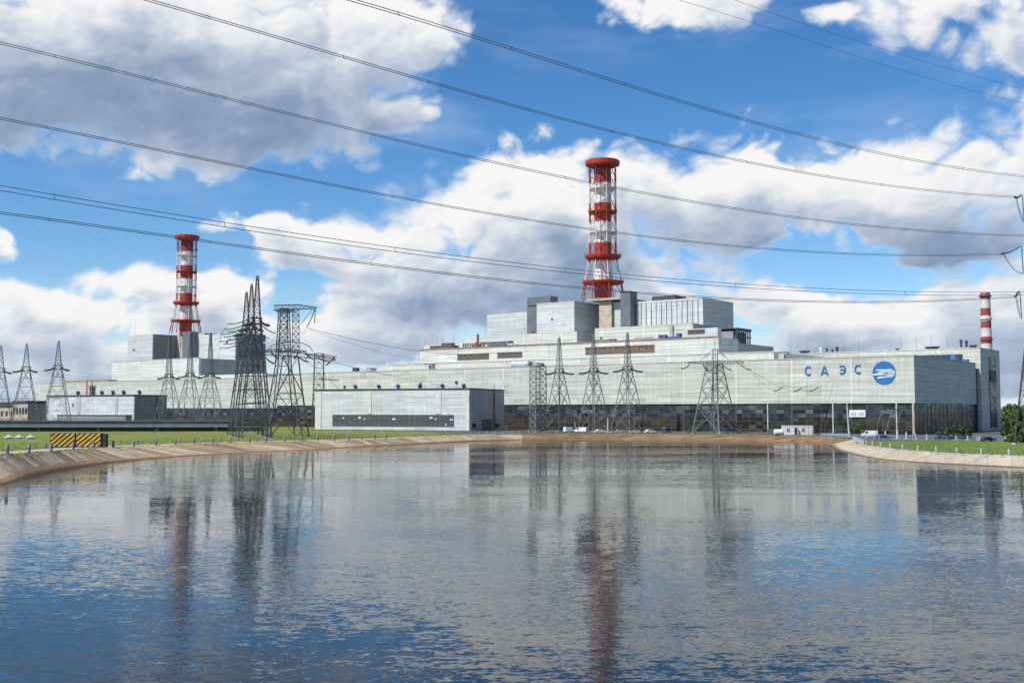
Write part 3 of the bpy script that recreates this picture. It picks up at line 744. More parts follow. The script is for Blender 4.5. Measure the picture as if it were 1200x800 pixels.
mb = MB(); a, b, z1 = fbox(mb, 231, 276, (250, 391.6), 100, 102, zl - 1); t1, _ = F.side(311, 392, b)
mb = MB(); mb.box(a, b, 100, t1, zl - 1, z1); mb.build('block', M['block2'], ry)
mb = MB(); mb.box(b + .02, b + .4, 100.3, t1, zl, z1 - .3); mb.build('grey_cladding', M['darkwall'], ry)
xq, zq = F.front(266, 400.5, 100); mb = MB(); mb.box(xq - .9, xq + .9, 99.8, 100.1, zq - .9, zq + .9); mb.build('vent', M['black'], ry)
xq, zq = F.front(157, 410, 96); mb = MB(); mb.box(xq - 1.6, xq + 1.6, 95.8, 96.1, zq - .6, zq + .6); mb.build('vent', M['rust'], ry)
xq, zq = F.front(647, 374, 72); mb = MB(); mb.box(xq - .5, xq + .5, 71.8, 72.1, zq - .5, zq + .5); mb.build('vent', M['black'], rx)
mb = MB(); fbox(mb, 196, 240, (218, 391.5), 118, 140, zl - 1); mb.build('pedestal', M['tan'], ry)

# ------------------------------------------------------------------ ventilation stacks
ys_ = at_y(705, 188, 620)
sx, sz = F.front(706, 188.4, 97); sw = F.world(sx, 97, 0); Ys = sw.y
zpx = lambda py: at_y(706, py, Ys).z - G
RED, WHT = (.38, .034, .018), (.74, .72, .69)
bz = [(zpx(351), 1), (zpx(329), 0), (zpx(307), 1), (zpx(285), 0), (zpx(261), 1), (zpx(239.5), 0), (zpx(216), 1)]
zt, zb0 = zpx(188.6), zpx(352.5)
M['stack'] = banded('banded_stack_paint', bz, RED, WHT); M['red'] = plain('red_paint', RED, .5, 0, .2); M['bandwhite'] = plain('stack_white_paint', WHT, .5, 0, .12)
def stack(label, loc):
    r = empty('ventilation_stack', loc, .2, label, 'chimney', 'lattice braced red and white stacks')
    mb = MB(); mb.smooth = True
    mb.lathe([(4.75, zb0 - .4)] + [(4.75, zb0 + (zt - zb0) * i / 12) for i in range(12)] + [(4.75, zt - 1.2), (4.2, zt - 1.19), (4.2, zt - 6)], 40, cap=False); mb.build('flue', M['stack'], r)
    zfl = zpx(299.5); N = 8
    def rad(z): return 7.7 if z >= zfl else 7.7 + (zfl - z) / (zfl - zb0) * 4.9
    levels = [zb0, zpx(330), zfl, zpx(273), zpx(248), zpx(221.5), zpx(197)]
    for k in range(N):
        a = 2 * math.pi * k / N; mb = MB(); c, s_ = math.cos(a), math.sin(a)
        for z0, z1 in zip(levels[:-1], levels[1:]): mb.bar((c * rad(z0), s_ * rad(z0), z0), (c * rad(z1), s_ * rad(z1), z1), .55, 6)
        mb.build('leg', M['stack'], r)
    for z0, z1 in zip(levels[:-1], levels[1:]):
        mb = MB()
        nsub = 2 if z0 >= zfl else 1
        for q in range(nsub):
            za, zb_ = z0 + (z1 - z0) * q / nsub, z0 + (z1 - z0) * (q + 1) / nsub
            for k in range(N):
                a, b = 2 * math.pi * k / N, 2 * math.pi * (k + 1) / N; mid = (a + b) / 2
                P0 = Vector((math.cos(a) * rad(za), math.sin(a) * rad(za), za)); P1 = Vector((math.cos(b) * rad(za), math.sin(b) * rad(za), za))
                rr = rad(zb_) * math.cos(math.pi / N); T = Vector((math.cos(mid) * rr, math.sin(mid) * rr, zb_))
                mb.bar(P0, T, .26); mb.bar(P1, T, .26)
                if q: mb.bar(P0, P1, .2)
                if k % 2 == 0 and q == 0: mb.bar((math.cos(a) * 4.7, math.sin(a) * 4.7, zb_), (math.cos(a) * rad(zb_), math.sin(a) * rad(zb_), zb_), .22)
        mb.build('bracing', M['stack'], r)
    def deck(z, r0, mat, h=.7, rail=True):
        mb = MB(); mb.lathe([(4.8, z - h), (r0 - .5, z - h), (r0, z - h * .3), (r0, z), (4.8, z)], 16, cap=False); o = mb.build('platform', mat, r)
        if rail:
            mb = MB()
            for k in range(16):
                a, b = 2 * math.pi * k / 16, 2 * math.pi * (k + 1) / 16
                p, q = Vector((math.cos(a) * (r0 - .1), math.sin(a) * (r0 - .1), z)), Vector((math.cos(b) * (r0 - .1), math.sin(b) * (r0 - .1), z))
                mb.bar(p, p + Vector((0, 0, 1.3)), .12)
                for h_ in (.7, 1.3): mb.bar(p + Vector((0, 0, h_)), q + Vector((0, 0, h_)), .1)
            mb.build('railing', mat, o)
    deck(levels[1], 11.6, M['red'], 1.2); deck(zfl, 10.2, M['red'], 1.6); deck(levels[3], 7.9, M['bandwhite'], .6); deck(levels[4], 8.1, M['red'], 1.0); deck(levels[5], 7.8, M['bandwhite'], .6)
    mb = MB(); mb.lathe([(4.7, zt - 3.4), (7.6, zt - 3.4), (9.5, zt - 2.6), (9.7, zt - .5), (9.0, zt), (4.3, zt)], 16, cap=False); mb.build('top_ring', M['red'], r)
    return r
s1_ = stack('tall red and white banded stack in a lattice frame beside the ribbed block', (sw.x, sw.y, G))
sx2, sz2 = F.front(219.5, 276.4, 121); sw2 = F.world(sx2, 121, 0)
s2_ = copy_tree(s1_); s2_.location = (sw2.x, sw2.y, G); s2_.rotation_euler.z = .5
s2_['label'] = 'red and white lattice framed stack above the far reactor building with two plain blocks'
pc = at_y(1154.5, 345, 1150)
bands3 = [(0, 0), (at_y(1154, 403, 1150).z, 1), (at_y(1154, 395, 1150).z, 0), (at_y(1154, 385, 1150).z, 1), (at_y(1154, 377, 1150).z, 0), (at_y(1154, 370, 1150).z, 1), (at_y(1154, 361.5, 1150).z, 0), (at_y(1154, 350.5, 1150).z, 1)]
M['chim'] = banded('faded_chimney_bands', bands3, (.30, .045, .04), (.66, .64, .62))
ch = empty('brick_chimney', (pc.x, pc.y, 0), 0, 'plain round chimney with faded red and white bands behind the hall end', 'chimney')
zc = at_y(1154, 343.2, 1150).z
mb = MB(); mb.smooth = True; mb.lathe([(6.6, 0), (5.2, zc - 40), (4.9, zc - 3), (4.9, zc), (4.2, zc), (4.2, zc - 4)], 32, cap=False); mb.build('shaft', M['chim'], ch)
mb = MB()
for py in (347, 373.5, 398): z = at_y(1154, py, 1150).z; mb.lathe([(5, z - 1), (6.3, z - .6), (6.3, z + .8), (5, z + .8)], 24, cap=False)
mb.build('platform', M['chim'], ch)

# ------------------------------------------------------------------ sign on the hall
sg = fempty('wall_sign', 'four blue Cyrillic letters САЭС on the white hall wall', 'sign')
def letter(px0, px1, py0, py1, kind):
    x0, zt_ = F.front(px0, py0, -.15); x1, zb_ = F.front(px1, py1, -.15); w, h = x1 - x0, zt_ - zb_; mb = MB(); th = .19
    P = lambda u, v: (x0 + u * w, zb_ + v * h)
    def arc(a0, a1, n=22):
        for i in range(n):
            a, b = R(a0 + (a1 - a0) * i / n), R(a0 + (a1 - a0) * (i + 1) / n)
            q = []
            for an, k in ((a, 1), (b, 1), (b, 1 - 2 * th), (a, 1 - 2 * th)): q.append(P(.5 + .5 * k * math.cos(an) , .5 + .5 * (k if k == 1 else 1 - 1.75 * th) * math.sin(an)))
            mb.prism(q, -.22, -.03)
    if kind == 'C': arc(48, 312)
    if kind == 'E':
        arc(-132, 132); mb.prism([P(.30, .43), P(.86, .43), P(.86, .58), P(.30, .58)], -.24, -.03)
    if kind == 'A':
        mb.prism([P(0, 0), P(.2, 0), P(.6, 1), P(.4, 1)], -.22, -.03); mb.prism([P(.8, 0), P(1, 0), P(.6, 1), P(.4, 1)], -.23, -.03)
        mb.prism([P(.2, .2), P(.8, .2), P(.74, .36), P(.26, .36)], -.24, -.03)
    mb.build('letter', M['blue'], sg)
letter(942.8, 952, 429, 440, 'C'); letter(961.2, 971, 428.7, 439.5, 'A'); letter(981.8, 991.6, 427.6, 438.5, 'E'); letter(1001, 1010.6, 427, 438, 'C')
em = fempty('wall_emblem', 'round blue emblem with white wave streaks on the hall wall beside the letters', 'sign')
ex0, ez0 = F.front(1023, 436.4, -.15); ex1, _ = F.front(1049, 436.4, -.15); ecx, er = (ex0 + ex1) / 2, 0
_, et = F.front(1036, 423, -.15); _, eb = F.front(1036, 450.2, -.15); rx_, rz_ = (ex1 - ex0) / 2, (et - eb) / 2; ecz = (et + eb) / 2
rx_ = rz_
mb = MB(); mb.prism([(ecx + rx_ * math.cos(2 * math.pi * i / 64), ecz + rz_ * math.sin(2 * math.pi * i / 64)) for i in range(64)], -.2, -.03); mb.build('disc', M['blue'], em)
def streak(pts): mb = MB(); mb.prism([(ecx + rx_ * u, ecz + rz_ * v) for u, v in pts], -.27, -.19); mb.build('wave', M['signwhite'], em)
# white broken bars, taken from the emblem: x -1..1, z -1..1
streak([(-.70, .27), (-.05, .31), (.02, .27), (.74, .31), (.62, .22), (.05, .18), (-.25, .22), (-.70, .20)])
streak([(-.55, .10), (-.2, .15), (.15, .14), (.88, .20), (.93, .13), (.40, .07), (-.15, .03), (-.50, .02)])
streak([(.32, -.01), (.98, .05), (.98, -.04), (.55, -.09), (.25, -.07)])
streak([(-.97, -.11), (-.40, -.02), (.20, -.07), (.10, -.13), (-.2, -.19), (-.97, -.20)])
streak([(.0, -.22), (.25, -.18), (.95, -.16), (.93, -.23), (.4, -.28)])
streak([(-.66, -.43), (-.35, -.33), (.4, -.33), (.80, -.29), (.74, -.37), (.1, -.41), (-.52, -.48)])

# ------------------------------------------------------------------ workshop in front of the hall
FW = Frame(at_z(550.3, 505.6, G), R(22))
ws = fempty('workshop', 'low white panelled workshop with a broken dark window band and grey end wall', 'building', FW)
wl, wz = FW.front(369.5, 458.2); _, wz = FW.front(550, 456.0); wd, _ = FW.side(590, 457)
mb = MB(); mb.box(wl, 0, 0, wd, .0, wz); mb.build('wall', M['clad_w'], ws)
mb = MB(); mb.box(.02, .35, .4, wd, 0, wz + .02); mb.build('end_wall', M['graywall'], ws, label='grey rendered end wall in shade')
mb = MB(); mb.box(wl - .2, .5, -.3, wd + .2, wz + .03, wz + .55); mb.build('roof_edge', M['tar'], ws)
M['cream'] = plain('cream_wall_paint', (.60, .585, .55), .7, 0, .15)
for pl, pr, zl in ((369.8, 376.5, 0), (430.8, 435.5, 484.5), (510.5, 517, 484.5), (545.5, 550.1, 0)):
    a, _ = FW.front(pl, 480); b, _ = FW.front(pr, 480); zlo = FW.front(460, zl)[1] if zl else 0; mb = MB(); mb.box(a, b, -.22, .1, zlo, wz - .5); mb.build('pilaster', M['cream'], ws)
a, z1 = FW.front(390, 486.0); b, z0 = FW.front(531.5, 498.6); _, z0 = FW.front(460, 498.8); _, z1 = FW.front(460, 486.0)
mb = MB(); mb.box(a, b, -.1, .1, z0, z1); wn_ = mb.build('window', M['dusty'], ws)
mb = MB()
zm = (z0 + z1) / 2
for i in range(25): q = a + (b - a) * i / 24; mb.box(q - .07, q + .07, -.2, -.1, z0, z1)
for zz in (z0, zm, z1): mb.box(a, b, -.22, -.1, zz - .1, zz + .1)
mb.build('frame', M['mull'], wn_)
random.seed(3)
for i in range(24):
    for r_ in (0, 1):
        if random.random() < .22:
            q = a + (b - a) * (i + random.random() * .5) / 24; zz = (z0, zm)[r_] + random.random() * .8; w_ = .5 + random.random() * 1.3; h_ = .4 + random.random() * .9
            mb = MB(); mb.prism([(q, zz), (q + w_, zz + .04), (q + w_ * .96, zz + h_), (q + .05, zz + h_ * .9)], -.15, -.11); mb.build('pane', M['cabin'], wn_)
y0, z1 = FW.side(564.5, 491, .35); y1, _ = FW.side(576, 491, .35)
mb = MB(); mb.box(.3, .48, y0, y1, 0, z1); dd = mb.build('door', M['duct'], ws); mb = MB(); mb.box(.46, .54, (y0 + y1) / 2 - .06, (y0 + y1) / 2 + .06, 0, z1); mb.box(.46, .56, y0 + .5, y0 + .7, z1 * .45, z1 * .55); mb.build('door_frame', M['dark'], dd)
for pl, pr in ((553.5, 557.7), (580.5, 584.6)):
    y0, z1 = FW.side(pl, 496, .35); y1, z0 = FW.side(pr, 500.2, .35); mb = MB(); mb.box(.3, .5, y0, y1, z0, z1); o = mb.build('window', M['window'], ws)
    mb = MB(); mb.box(.45, .55, y0 - .15, y1 + .15, z0 - .15, z0 + .05); mb.box(.45, .55, (y0 + y1) / 2 - .06, (y0 + y1) / 2 + .06, z0, z1); mb.build('frame', M['mull'], o)
y0, _ = FW.side(578, 480, .35); mb = MB(); mb.bar((.75, y0, .2), (.75, y0, wz + 2.5), .35, 8); mb.bar((.75, y0 + .8, .2), (.75, y0 + .8, wz - 1), .2, 8); mb.build('downpipe', M['rust'], ws)
mb = MB(); mb.box(wl - 1, 1.5, -1.6, 0, .0, .5); mb.build('plinth', M['bridge_d'], ws)
VENT = []
def ventilator(loc, label, group, sc=1.0):
    r = empty('roof_ventilator', loc, random.uniform(-.4, .4), label, 'ventilator', group)
    mb = MB(); mb.lathe([(.45 * sc, 0), (.45 * sc, 1.1 * sc)], 14); mb.build('neck', M['dark'], r)
    mb = MB(); mb.lathe([(.5 * sc, .9 * sc), (1.05 * sc, 1.3 * sc), (1.15 * sc, 2.0 * sc), (1.0 * sc, 2.4 * sc), (.3 * sc, 2.7 * sc)], 18); mb.build('cowl', M['bluecan'], r)
    mb = MB(); mb.box(.7 * sc, 1.4 * sc, -.45 * sc, .45 * sc, .3 * sc, 1.3 * sc); mb.build('motor', M['dark'], r)
    return r
wn_lab = ['blue roof ventilator nearest the far corner of the white workshop', 'blue ventilator second from the far corner of the workshop roof', 'blue ventilator third along the white workshop roof from its far corner',
          'blue workshop ventilator fourth from the far corner, below a small wall vent', 'blue ventilator next to last before the grey workshop end wall', 'blue workshop ventilator nearest the grey end wall']
for i, px in enumerate((416, 443.5, 466, 491.5, 518, 543)):
    a, _ = FW.front(px, 458, 3); ventilator(FW.world(a, 3, wz + .5), wn_lab[i], 'blue ventilators on the workshop roof', .8)

# low grey building by the bridge
FL = Frame(Vector((at_y(156.5, 492, 560).x, 560, 0)), R(30))
lb = fempty('low_building', 'low pale building with dark grey end wall behind the road bridge', 'building', FL)
a, z1 = FL.front(55, 464.5); _, z1 = FL.front(156, 463.5); dl, _ = FL.side(195, 464)
mb = MB(); mb.box(a, 0, 0, dl, 0, z1); mb.build('wall', M['clad_w'], lb)
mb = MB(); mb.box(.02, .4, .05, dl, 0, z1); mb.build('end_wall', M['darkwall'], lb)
mb = MB(); mb.box(a - .3, .6, -.35, dl + .2, z1 + .01, z1 + .6); mb.build('roof_edge', M['tar'], lb)
for pl, pr in ((55, 56.5), (90, 94), (135, 138)):
    q, _ = FL.front(pl, 480); w, _ = FL.front(pr, 480); mb = MB(); mb.box(q, w, -.2, .05, 0, z1); mb.build('pilaster', M['graycop'], lb)
for px, mt in ((85.5, 'rust'), (70, 'graycop')):
    q, zz = FL.front(px, 474.3); mb = MB(); mb.box(q - .7, q + .7, -.15, .05, zz - .7, zz + .7); mb.build('vent', M[mt], lb)
q, _ = FL.side(184, 480, .4); mb = MB(); mb.box(.42, .8, q - .4, q + .4, 0, z1 - 1); mb.build('downpipe', M['rust'], lb)
ll = ['blue ventilator over the joint at the far end of the low pale building', 'blue ventilator beside the fire stair on the low pale building roof', 'blue ventilator in the middle of the low pale building roof', 'blue ventilator near the lit corner of the low pale building', 'blue ventilator above the dark end wall of the low building']
for i, px in enumerate((91, 119, 132, 144.5, 163)):
    if i < 4: q, _ = FL.front(px, 462, 4); p = FL.world(q, 4, z1 + .6)
    else: q, _ = FL.side(px, 462, -2); p = FL.world(-2, q, z1 + .6)
    ventilator(p, ll[i], 'blue ventilators on the low building', .9)
sh = empty('long_shed', FL.o, -FL.th, 'long low grey shed in front of the pale low building', 'shed')
q0, zz = FL.front(67, 486.5, -12); q1, _ = FL.front(147, 486.5, -12)
mb = MB(); mb.box(q0, q1, -12, -8, 0, zz); mb.build('wall', M['darkwall'], sh); mb = MB(); mb.box(q0 - .3, q1 + .3, -12.3, -7.7, zz, zz + .3); mb.build('roof', M['tar'], sh)

# old brick building far behind the masts
p = at_y(34, 487, 700); FO = Frame(Vector((p.x, 700, 0)), R(37))
ob = fempty('brick_building', 'old pale brick building with ragged dark roof line, far behind the lattice masts', 'building', FO)
q0, zz = FO.front(-6, 473); _, zz1 = FO.front(30, 472)
q2, _ = FO.front(17, 473)
mb = MB(); mb.box(q0, q2, 0, 20, 0, zz - 2); mb.build('wall', M['brick'], ob); mb = MB(); mb.box(q2, 0, -1, 20, 0, zz1); mb.build('wall', M['brick'], ob)
mb = MB(); mb.box(q0 - .5, q2 - .1, -.6, 20.5, zz - 2, zz + 1); mb.box(q2, .6, -1.6, 20.5, zz1, zz1 + 1.4); mb.build('roof', M['tar'], ob)
for i in range(5):
    q = q2 + (0 - q2) * (i + .5) / 5; mb = MB(); mb.box(q - 1.1, q + 1.1, -1.15, -.9, zz1 - 7, zz1 - 3); mb.build('window', M['window'], ob)
for i in range(4):
    q = q0 + (q2 - q0) * (i + .5) / 4; mb = MB(); mb.box(q - 1.2, q + 1.2, -.15, .1, zz - 8, zz - 5); mb.build('window', M['window'], ob)

# road bridge
YB = 474
bz0, bz1, bzt = at_y(100, 500.4, YB).z, at_y(100, 493.5, YB).z, at_y(100, 491.0, YB).z
xr = at_y(269, 495, YB).x
br = empty('road_bridge', (xr, YB, 0), .035, 'long flat grey girder bridge running along behind the grassy bank', 'bridge')
mb = MB(); mb.box(-420, 0, 0, 9, bz0, bz1); mb.build('girder', M['bridge'], br)
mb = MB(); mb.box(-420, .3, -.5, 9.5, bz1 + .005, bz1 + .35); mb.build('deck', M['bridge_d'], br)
for i in range(17):
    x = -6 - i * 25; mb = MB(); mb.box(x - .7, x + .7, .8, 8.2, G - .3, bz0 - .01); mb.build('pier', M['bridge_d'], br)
mb = MB(); n = 168
for i in range(n + 1): x = -420 + 420 * i / n; mb.bar((x, 0, bz1 + .35), (x, 0, bz1 + 1.35), .14)
for h in (.7, 1.0, 1.35): mb.bar((-420, 0, bz1 + h), (0, 0, bz1 + h), .14)
mb.build('railing', M['dark'], br)
ab = MB(); ab.box(-420, 12, 1.6, 10, G - .5, bz0 - .05); ab.build('under_deck_shade', M['black'], br)  # black box put in as the dark shade beneath the girder
# ------------------------------------------------------------------ lattice towers and lines
def lattice(name, label, loc, rz, prof, group, leg=.34, br=.18, mat=None, panel=1.15, cat='pylon', ladder=False):
    """square lattice body: prof = [(height, half width)] from foot to top"""
    mat = mat or M['steel_d']
    r = empty(name, loc, rz, label, cat, group)
    hw = lambda z: float(np.interp(z, [p[0] for p in prof], [p[1] for p in prof]))
    zs = [prof[0][0]]; top = prof[-1][0]
    knots = [p[0] for p in prof]
    while zs[-1] < top - .05:
        z = zs[-1]; nz = z + max(1.1, 2 * hw(z) * panel)
        for k in knots:
            if z + .01 < k and nz > k - max(.5, .35 * (nz - z)): nz = k; break
        zs.append(min(nz, top))
    cs = [(1, 1), (-1, 1), (-1, -1), (1, -1)]
    for sx_, sy_ in cs:
        mb = MB()
        for (z0, w0), (z1, w1) in zip(prof[:-1], prof[1:]):
            mb.bar((sx_ * w0, sy_ * w0, z0), (sx_ * w1, sy_ * w1, z1), leg * (1 if z0 < top * .6 else .75))
        mb.build('leg', mat, r)
    mb = MB()
    for i, (z0, z1) in enumerate(zip(zs[:-1], zs[1:])):
        a, b = hw(z0), hw(z1); th = br * (1 if z0 < top * .6 else .75)
        for k in range(4):
            (ax, ay), (bx_, by) = cs[k], cs[(k + 1) % 4]
            p0, p1 = Vector((ax * a, ay * a, z0)), Vector((bx_ * a, by * a, z0)); q0, q1 = Vector((ax * b, ay * b, z1)), Vector((bx_ * b, by * b, z1))
            mb.bar(p0, q1, th); mb.bar(p1, q0, th)
            mb.bar(q0, q1, th)
            if a > 2.2:
                m0 = (p0 + q0) / 2; m1 = (p1 + q1) / 2; c = (p0 + p1 + q0 + q1) / 4; mb.bar(m0, c, th * .8); mb.bar(m1, c, th * .8)
    mb.build('bracing', mat, r)
    mb = MB()
    for sx_, sy_ in cs: w = prof[0][1]; mb.box(sx_ * w - .5, sx_ * w + .5, sy_ * w - .5, sy_ * w + .5, -.6, .35)
    mb.build('footing', M['post_l'], r)
    return r, hw
def insul(r, p, q, sag=.6, rad=.2, n=15):
    rad *= 1.45
    p, q = Vector(p), Vector(q); pts, rs = [], []
    for i in range(n * 2 + 1):
        u = i / (n * 2); v = p.lerp(q, u); v.z -= sag * 4 * u * (1 - u); pts.append(v); rs.append(rad if i % 2 else rad * .45)
    mb = MB(); mb.tube(pts, rs, 6); mb.build('insulator_string', M['glass_ins'], r)
def jump(r, p, q, sag, rad=.045):
    p, q = Vector(p), Vector(q); pts = []
    for i in range(11): u = i / 10; v = p.lerp(q, u); v.z -= sag * 4 * u * (1 - u); pts.append(v)
    mb = MB(); mb.tube(pts, rad, 4); mb.build('jumper_wire', M['wire'], r)
def to_local(r, w):
    c, s_ = math.cos(r.rotation_euler.z), math.sin(r.rotation_euler.z); d = Vector(w) - r.location
    return Vector((d.x * c + d.y * s_, -d.x * s_ + d.y * c, d.z))
def truss(mb, p, q, w, h, n, th=.16, taper=1.0):
    """box truss from p to q; w across, h high"""
    p, q = Vector(p), Vector(q); d = (q - p).normalized(); s_ = d.cross(Vector((0, 0, 1))).normalized(); up = Vector((0, 0, 1))
    def sec(u):
        k = 1 + (taper - 1) * u; c = p.lerp(q, u); return [c + s_ * w * .5 * k, c - s_ * w * .5 * k, c - s_ * w * .5 * k + up * h * k, c + s_ * w * .5 * k + up * h * k]
    prev = sec(0)
    for i in range(1, n + 1):
        cur = sec(i / n)
        for a in range(4):
            mb.bar(prev[a], cur[a], th * 1.3); mb.bar(cur[a], cur[(a + 1) % 4], th)
            mb.bar(prev[a] if i % 2 else prev[(a + 1) % 4], cur[(a + 1) % 4] if i % 2 else cur[a], th)
        prev = cur

def mast(px, py_top, Y, label, group, base_hw, att=.70, rz=R(45), mat=None, gz=G, leg=.34, br=.17, sides=(1, 1), spread=4.2, drop=1.3):
    """single free standing anchor mast; insulators go to both sides along dirn"""
    b = at_y(px, py_top, Y); H = b.z - gz; base = Vector((b.x, Y, gz))
    r, hw = lattice('lattice_mast', label, base, rz, [(0, base_hw), (H * .22, base_hw * .80), (H * att, base_hw * .24), (H * .985, .32), (H, .1)], group, leg, br, mat)
    # collar with fittings at the attachment height
    za = H * att; w = hw(za)
    mb = MB()
    for z in (za - .9, za + .9):
        for k in range(4):
            cs = [(1, 1), (-1, 1), (-1, -1), (1, -1)]; p, q = cs[k], cs[(k + 1) % 4]; mb.bar((p[0] * w * 1.25, p[1] * w * 1.25, z), (q[0] * w * 1.25, q[1] * w * 1.25, z), .4)
    for k in range(4):
        p = [(1, 1), (-1, 1), (-1, -1), (1, -1)][k]; mb.bar((p[0] * w * 1.25, p[1] * w * 1.25, za - .9), (p[0] * w * 1.25, p[1] * w * 1.25, za + .9), .3)
    mb.build('collar', mat or M['steel_d'], r)
    ends = []
    for sd in (-1, 1):
        if not sides[(sd + 1) // 2]: continue
        a = to_local(r, base + Vector((sd * w, 0, za))); e_w = base + Vector((sd * (w + spread), -1.5, za - drop)); e = to_local(r, e_w)
        insul(r, a, e, .45, .26); insul(r, a + Vector((.3, .3, -.25)), e + Vector((.35, .35, -.2)), .45, .26); ends.append((sd, e_w))
    if len(ends) == 2:
        jump(r, to_local(r, ends[0][1]), to_local(r, ends[1][1]), 2.6)
    return r, ends, H
WIRES = 0
def span(p, q, sag, label, group, rad=.05, n=20):
    p, q = Vector(p), Vector(q); pts = []
    o = (p + q) / 2
    for i in range(n + 1): u = i / n; v = p.lerp(q, u); v.z -= sag * 4 * u * (1 - u); pts.append(v)
    mb = MB(); mb.tube(pts, rad, 4); return mb.build('power_wire', M['wire'], None, label, 'wire', group)

gA, gB, gC, gD = 'three tall dark masts on the grassy bank', 'three masts before the dark glazing', 'three masts beyond the road bridge', 'three masts before the far reactor building'
TA = [mast(301.8, 322.6, 346, 'tallest and nearest of the three dark masts standing close together on the grassy bank', gA, 4.6, .72, R(20), spread=3.0, leg=.5, br=.2),
      mast(295.0, 332.6, 368, 'middle one of the three dark masts standing close together on the grassy bank', gA, 5.0, .72, R(20), spread=3.0, leg=.5, br=.2),
      mast(289.0, 341.8, 391, 'shortest looking of the three dark masts standing close together on the grassy bank', gA, 5.4, .72, R(20), spread=3.0, leg=.5, br=.2)]
for i, (r, ends, H) in enumerate(TA):     # long green strings towards the far side
    b = r.location; w = 1.2
    for k, dz in enumerate((0, -2.5, -5.0)):
        a = b + Vector((-w, 0, H * (.72 - .0 * k) + dz + 1.5)); e = a + Vector((-8.5, 2, -2.2)); insul(r, to_local(r, a), to_local(r, e), .8, .16, 16)
    a = b + Vector((w, 0, H * .72 - 1)); e = a + Vector((5.5, 2, -2.8)); insul(r, to_local(r, a), to_local(r, e), .8, .16, 14)
TB = [mast(655.3, 394.8, 470, 'galvanised mast beside the fat lattice column, furthest of its three from the sign', gB, 4.6, .64, mat=M['steel'], spread=5, leg=.34, br=.19),
      mast(695.3, 393.2, 463, 'galvanised mast in the middle of three before the reactor building, below the tall stack', gB, 4.6, .64, mat=M['steel'], spread=5, leg=.34, br=.19),
      mast(735.2, 389.2, 452, 'galvanised mast of three before the hall, nearest to the wide armed pylon', gB, 4.8, .64, mat=M['steel'], spread=5, leg=.34, br=.19)]
TC = [mast(1.5, 404, 520, 'mast cut by the edge of the photo beyond the road bridge', gC, 6.0, .70, R(30), mat=M['steel']),
      mast(31.5, 401.8, 510, 'mast beyond the road bridge in front of the old pale brick building', gC, 6.0, .70, R(30), mat=M['steel']),
      mast(68.8, 398.6, 500, 'mast beyond the road bridge rising over the end of the low pale building', gC, 6.0, .70, R(30), mat=M['steel'])]
TD = [mast(199, 392, 545, 'mast beside the dark end wall of the low building', gD, 5.2, .56, R(38), mat=M['steel']),
      mast(223.5, 389, 535, 'mast straight below the distant stack, middle of its three', gD, 5.2, .56, R(38), mat=M['steel']),
      mast(247, 389.5, 525, 'mast before the dark step of the far reactor building', gD, 5.2, .56, R(38), mat=M['steel'])]
# wide portal headed pylon beside the three dark masts
def portal(pxc, Y, label):
    gz = G; base = Vector((at_y(pxc, 500, Y).x, Y, gz)); zt_ = at_y(335, 358.5, Y).z - gz; zm = at_y(335, 417.5, Y).z - gz
    r, hw = lattice('portal_pylon', label, base, R(12), [(0, 6.2), (zm * .55, 3.9), (zm, 2.4)], None, .46, .22)
    X = lambda px: to_local(r, at_y(px, 400, Y)).x
    mb = MB(); truss(mb, (X(pxc), 0, zm), (X(292), 0, zm + .6), 1.8, 1.7, 9, .15, .35); truss(mb, (X(pxc), 0, zm), (X(394), 0, zm - 1.2), 1.8, 1.7, 9, .15, .35)
    for sd in (-1, 1):
        for k in range(6): a0 = R(k * 30); a1 = R((k + 1) * 30); mb.bar((sd * 0 + 7.0 * math.cos(a0), sd * .9, zm + 1.6 + 3.2 * math.sin(a0)), (7.0 * math.cos(a1), sd * .9, zm + 1.6 + 3.2 * math.sin(a1)), .18)
    mb.build('crossarm', M['steel_d'], r)
    for px0, px1 in ((330, 333), (347, 346)):
        x0, x1 = X(px0), X(px1); mb = MB(); truss_v(mb, x0, x1, zm + 1.2, zt_ - .9); mb.build('column', M['steel_d'], r)
    mb = MB(); truss(mb, (X(320), 0, zt_ - 1.4), (X(352), 0, zt_ - 1.0), 1.6, 1.5, 9, .15); truss(mb, (X(352), 0, zt_ - 1.0), (X(371), 0, zt_ - .6), 1.6, 1.3, 5, .15, .3)
    mb.bar((X(352), 0, zt_ - 6), (X(366), 0, zt_ - .8), .22); mb.build('top_beam', M['steel_d'], r)
    insul(r, (X(368.5), 0, zt_ - .8), (X(359.5), 0, zt_ - 6.5), .7, .17); jump(r, (X(359.5), 0, zt_ - 6.5), (X(352), 0, zm + 8), 1.2)
    insul(r, (X(371) - .5, 0, zt_ - 1), (X(368.5), 0, zt_ - 5.5), .2, .15)
    for a, b, dz in ((300, 287, -1.6), (310, 322, -2.4), (350, 362, -1.8), (372, 386, -1.6), (392, 382, -2.8)):
        insul(r, (X(a), 0, zm), (X(b), -2, zm + dz), .4, .2)
    jump(r, (X(287), -2, zm - 1.6), (X(322), -2, zm - 2.4), 1.6); jump(r, (X(362), -2, zm - 1.8), (X(386), -2, zm - 1.6), 2.2)
    return r
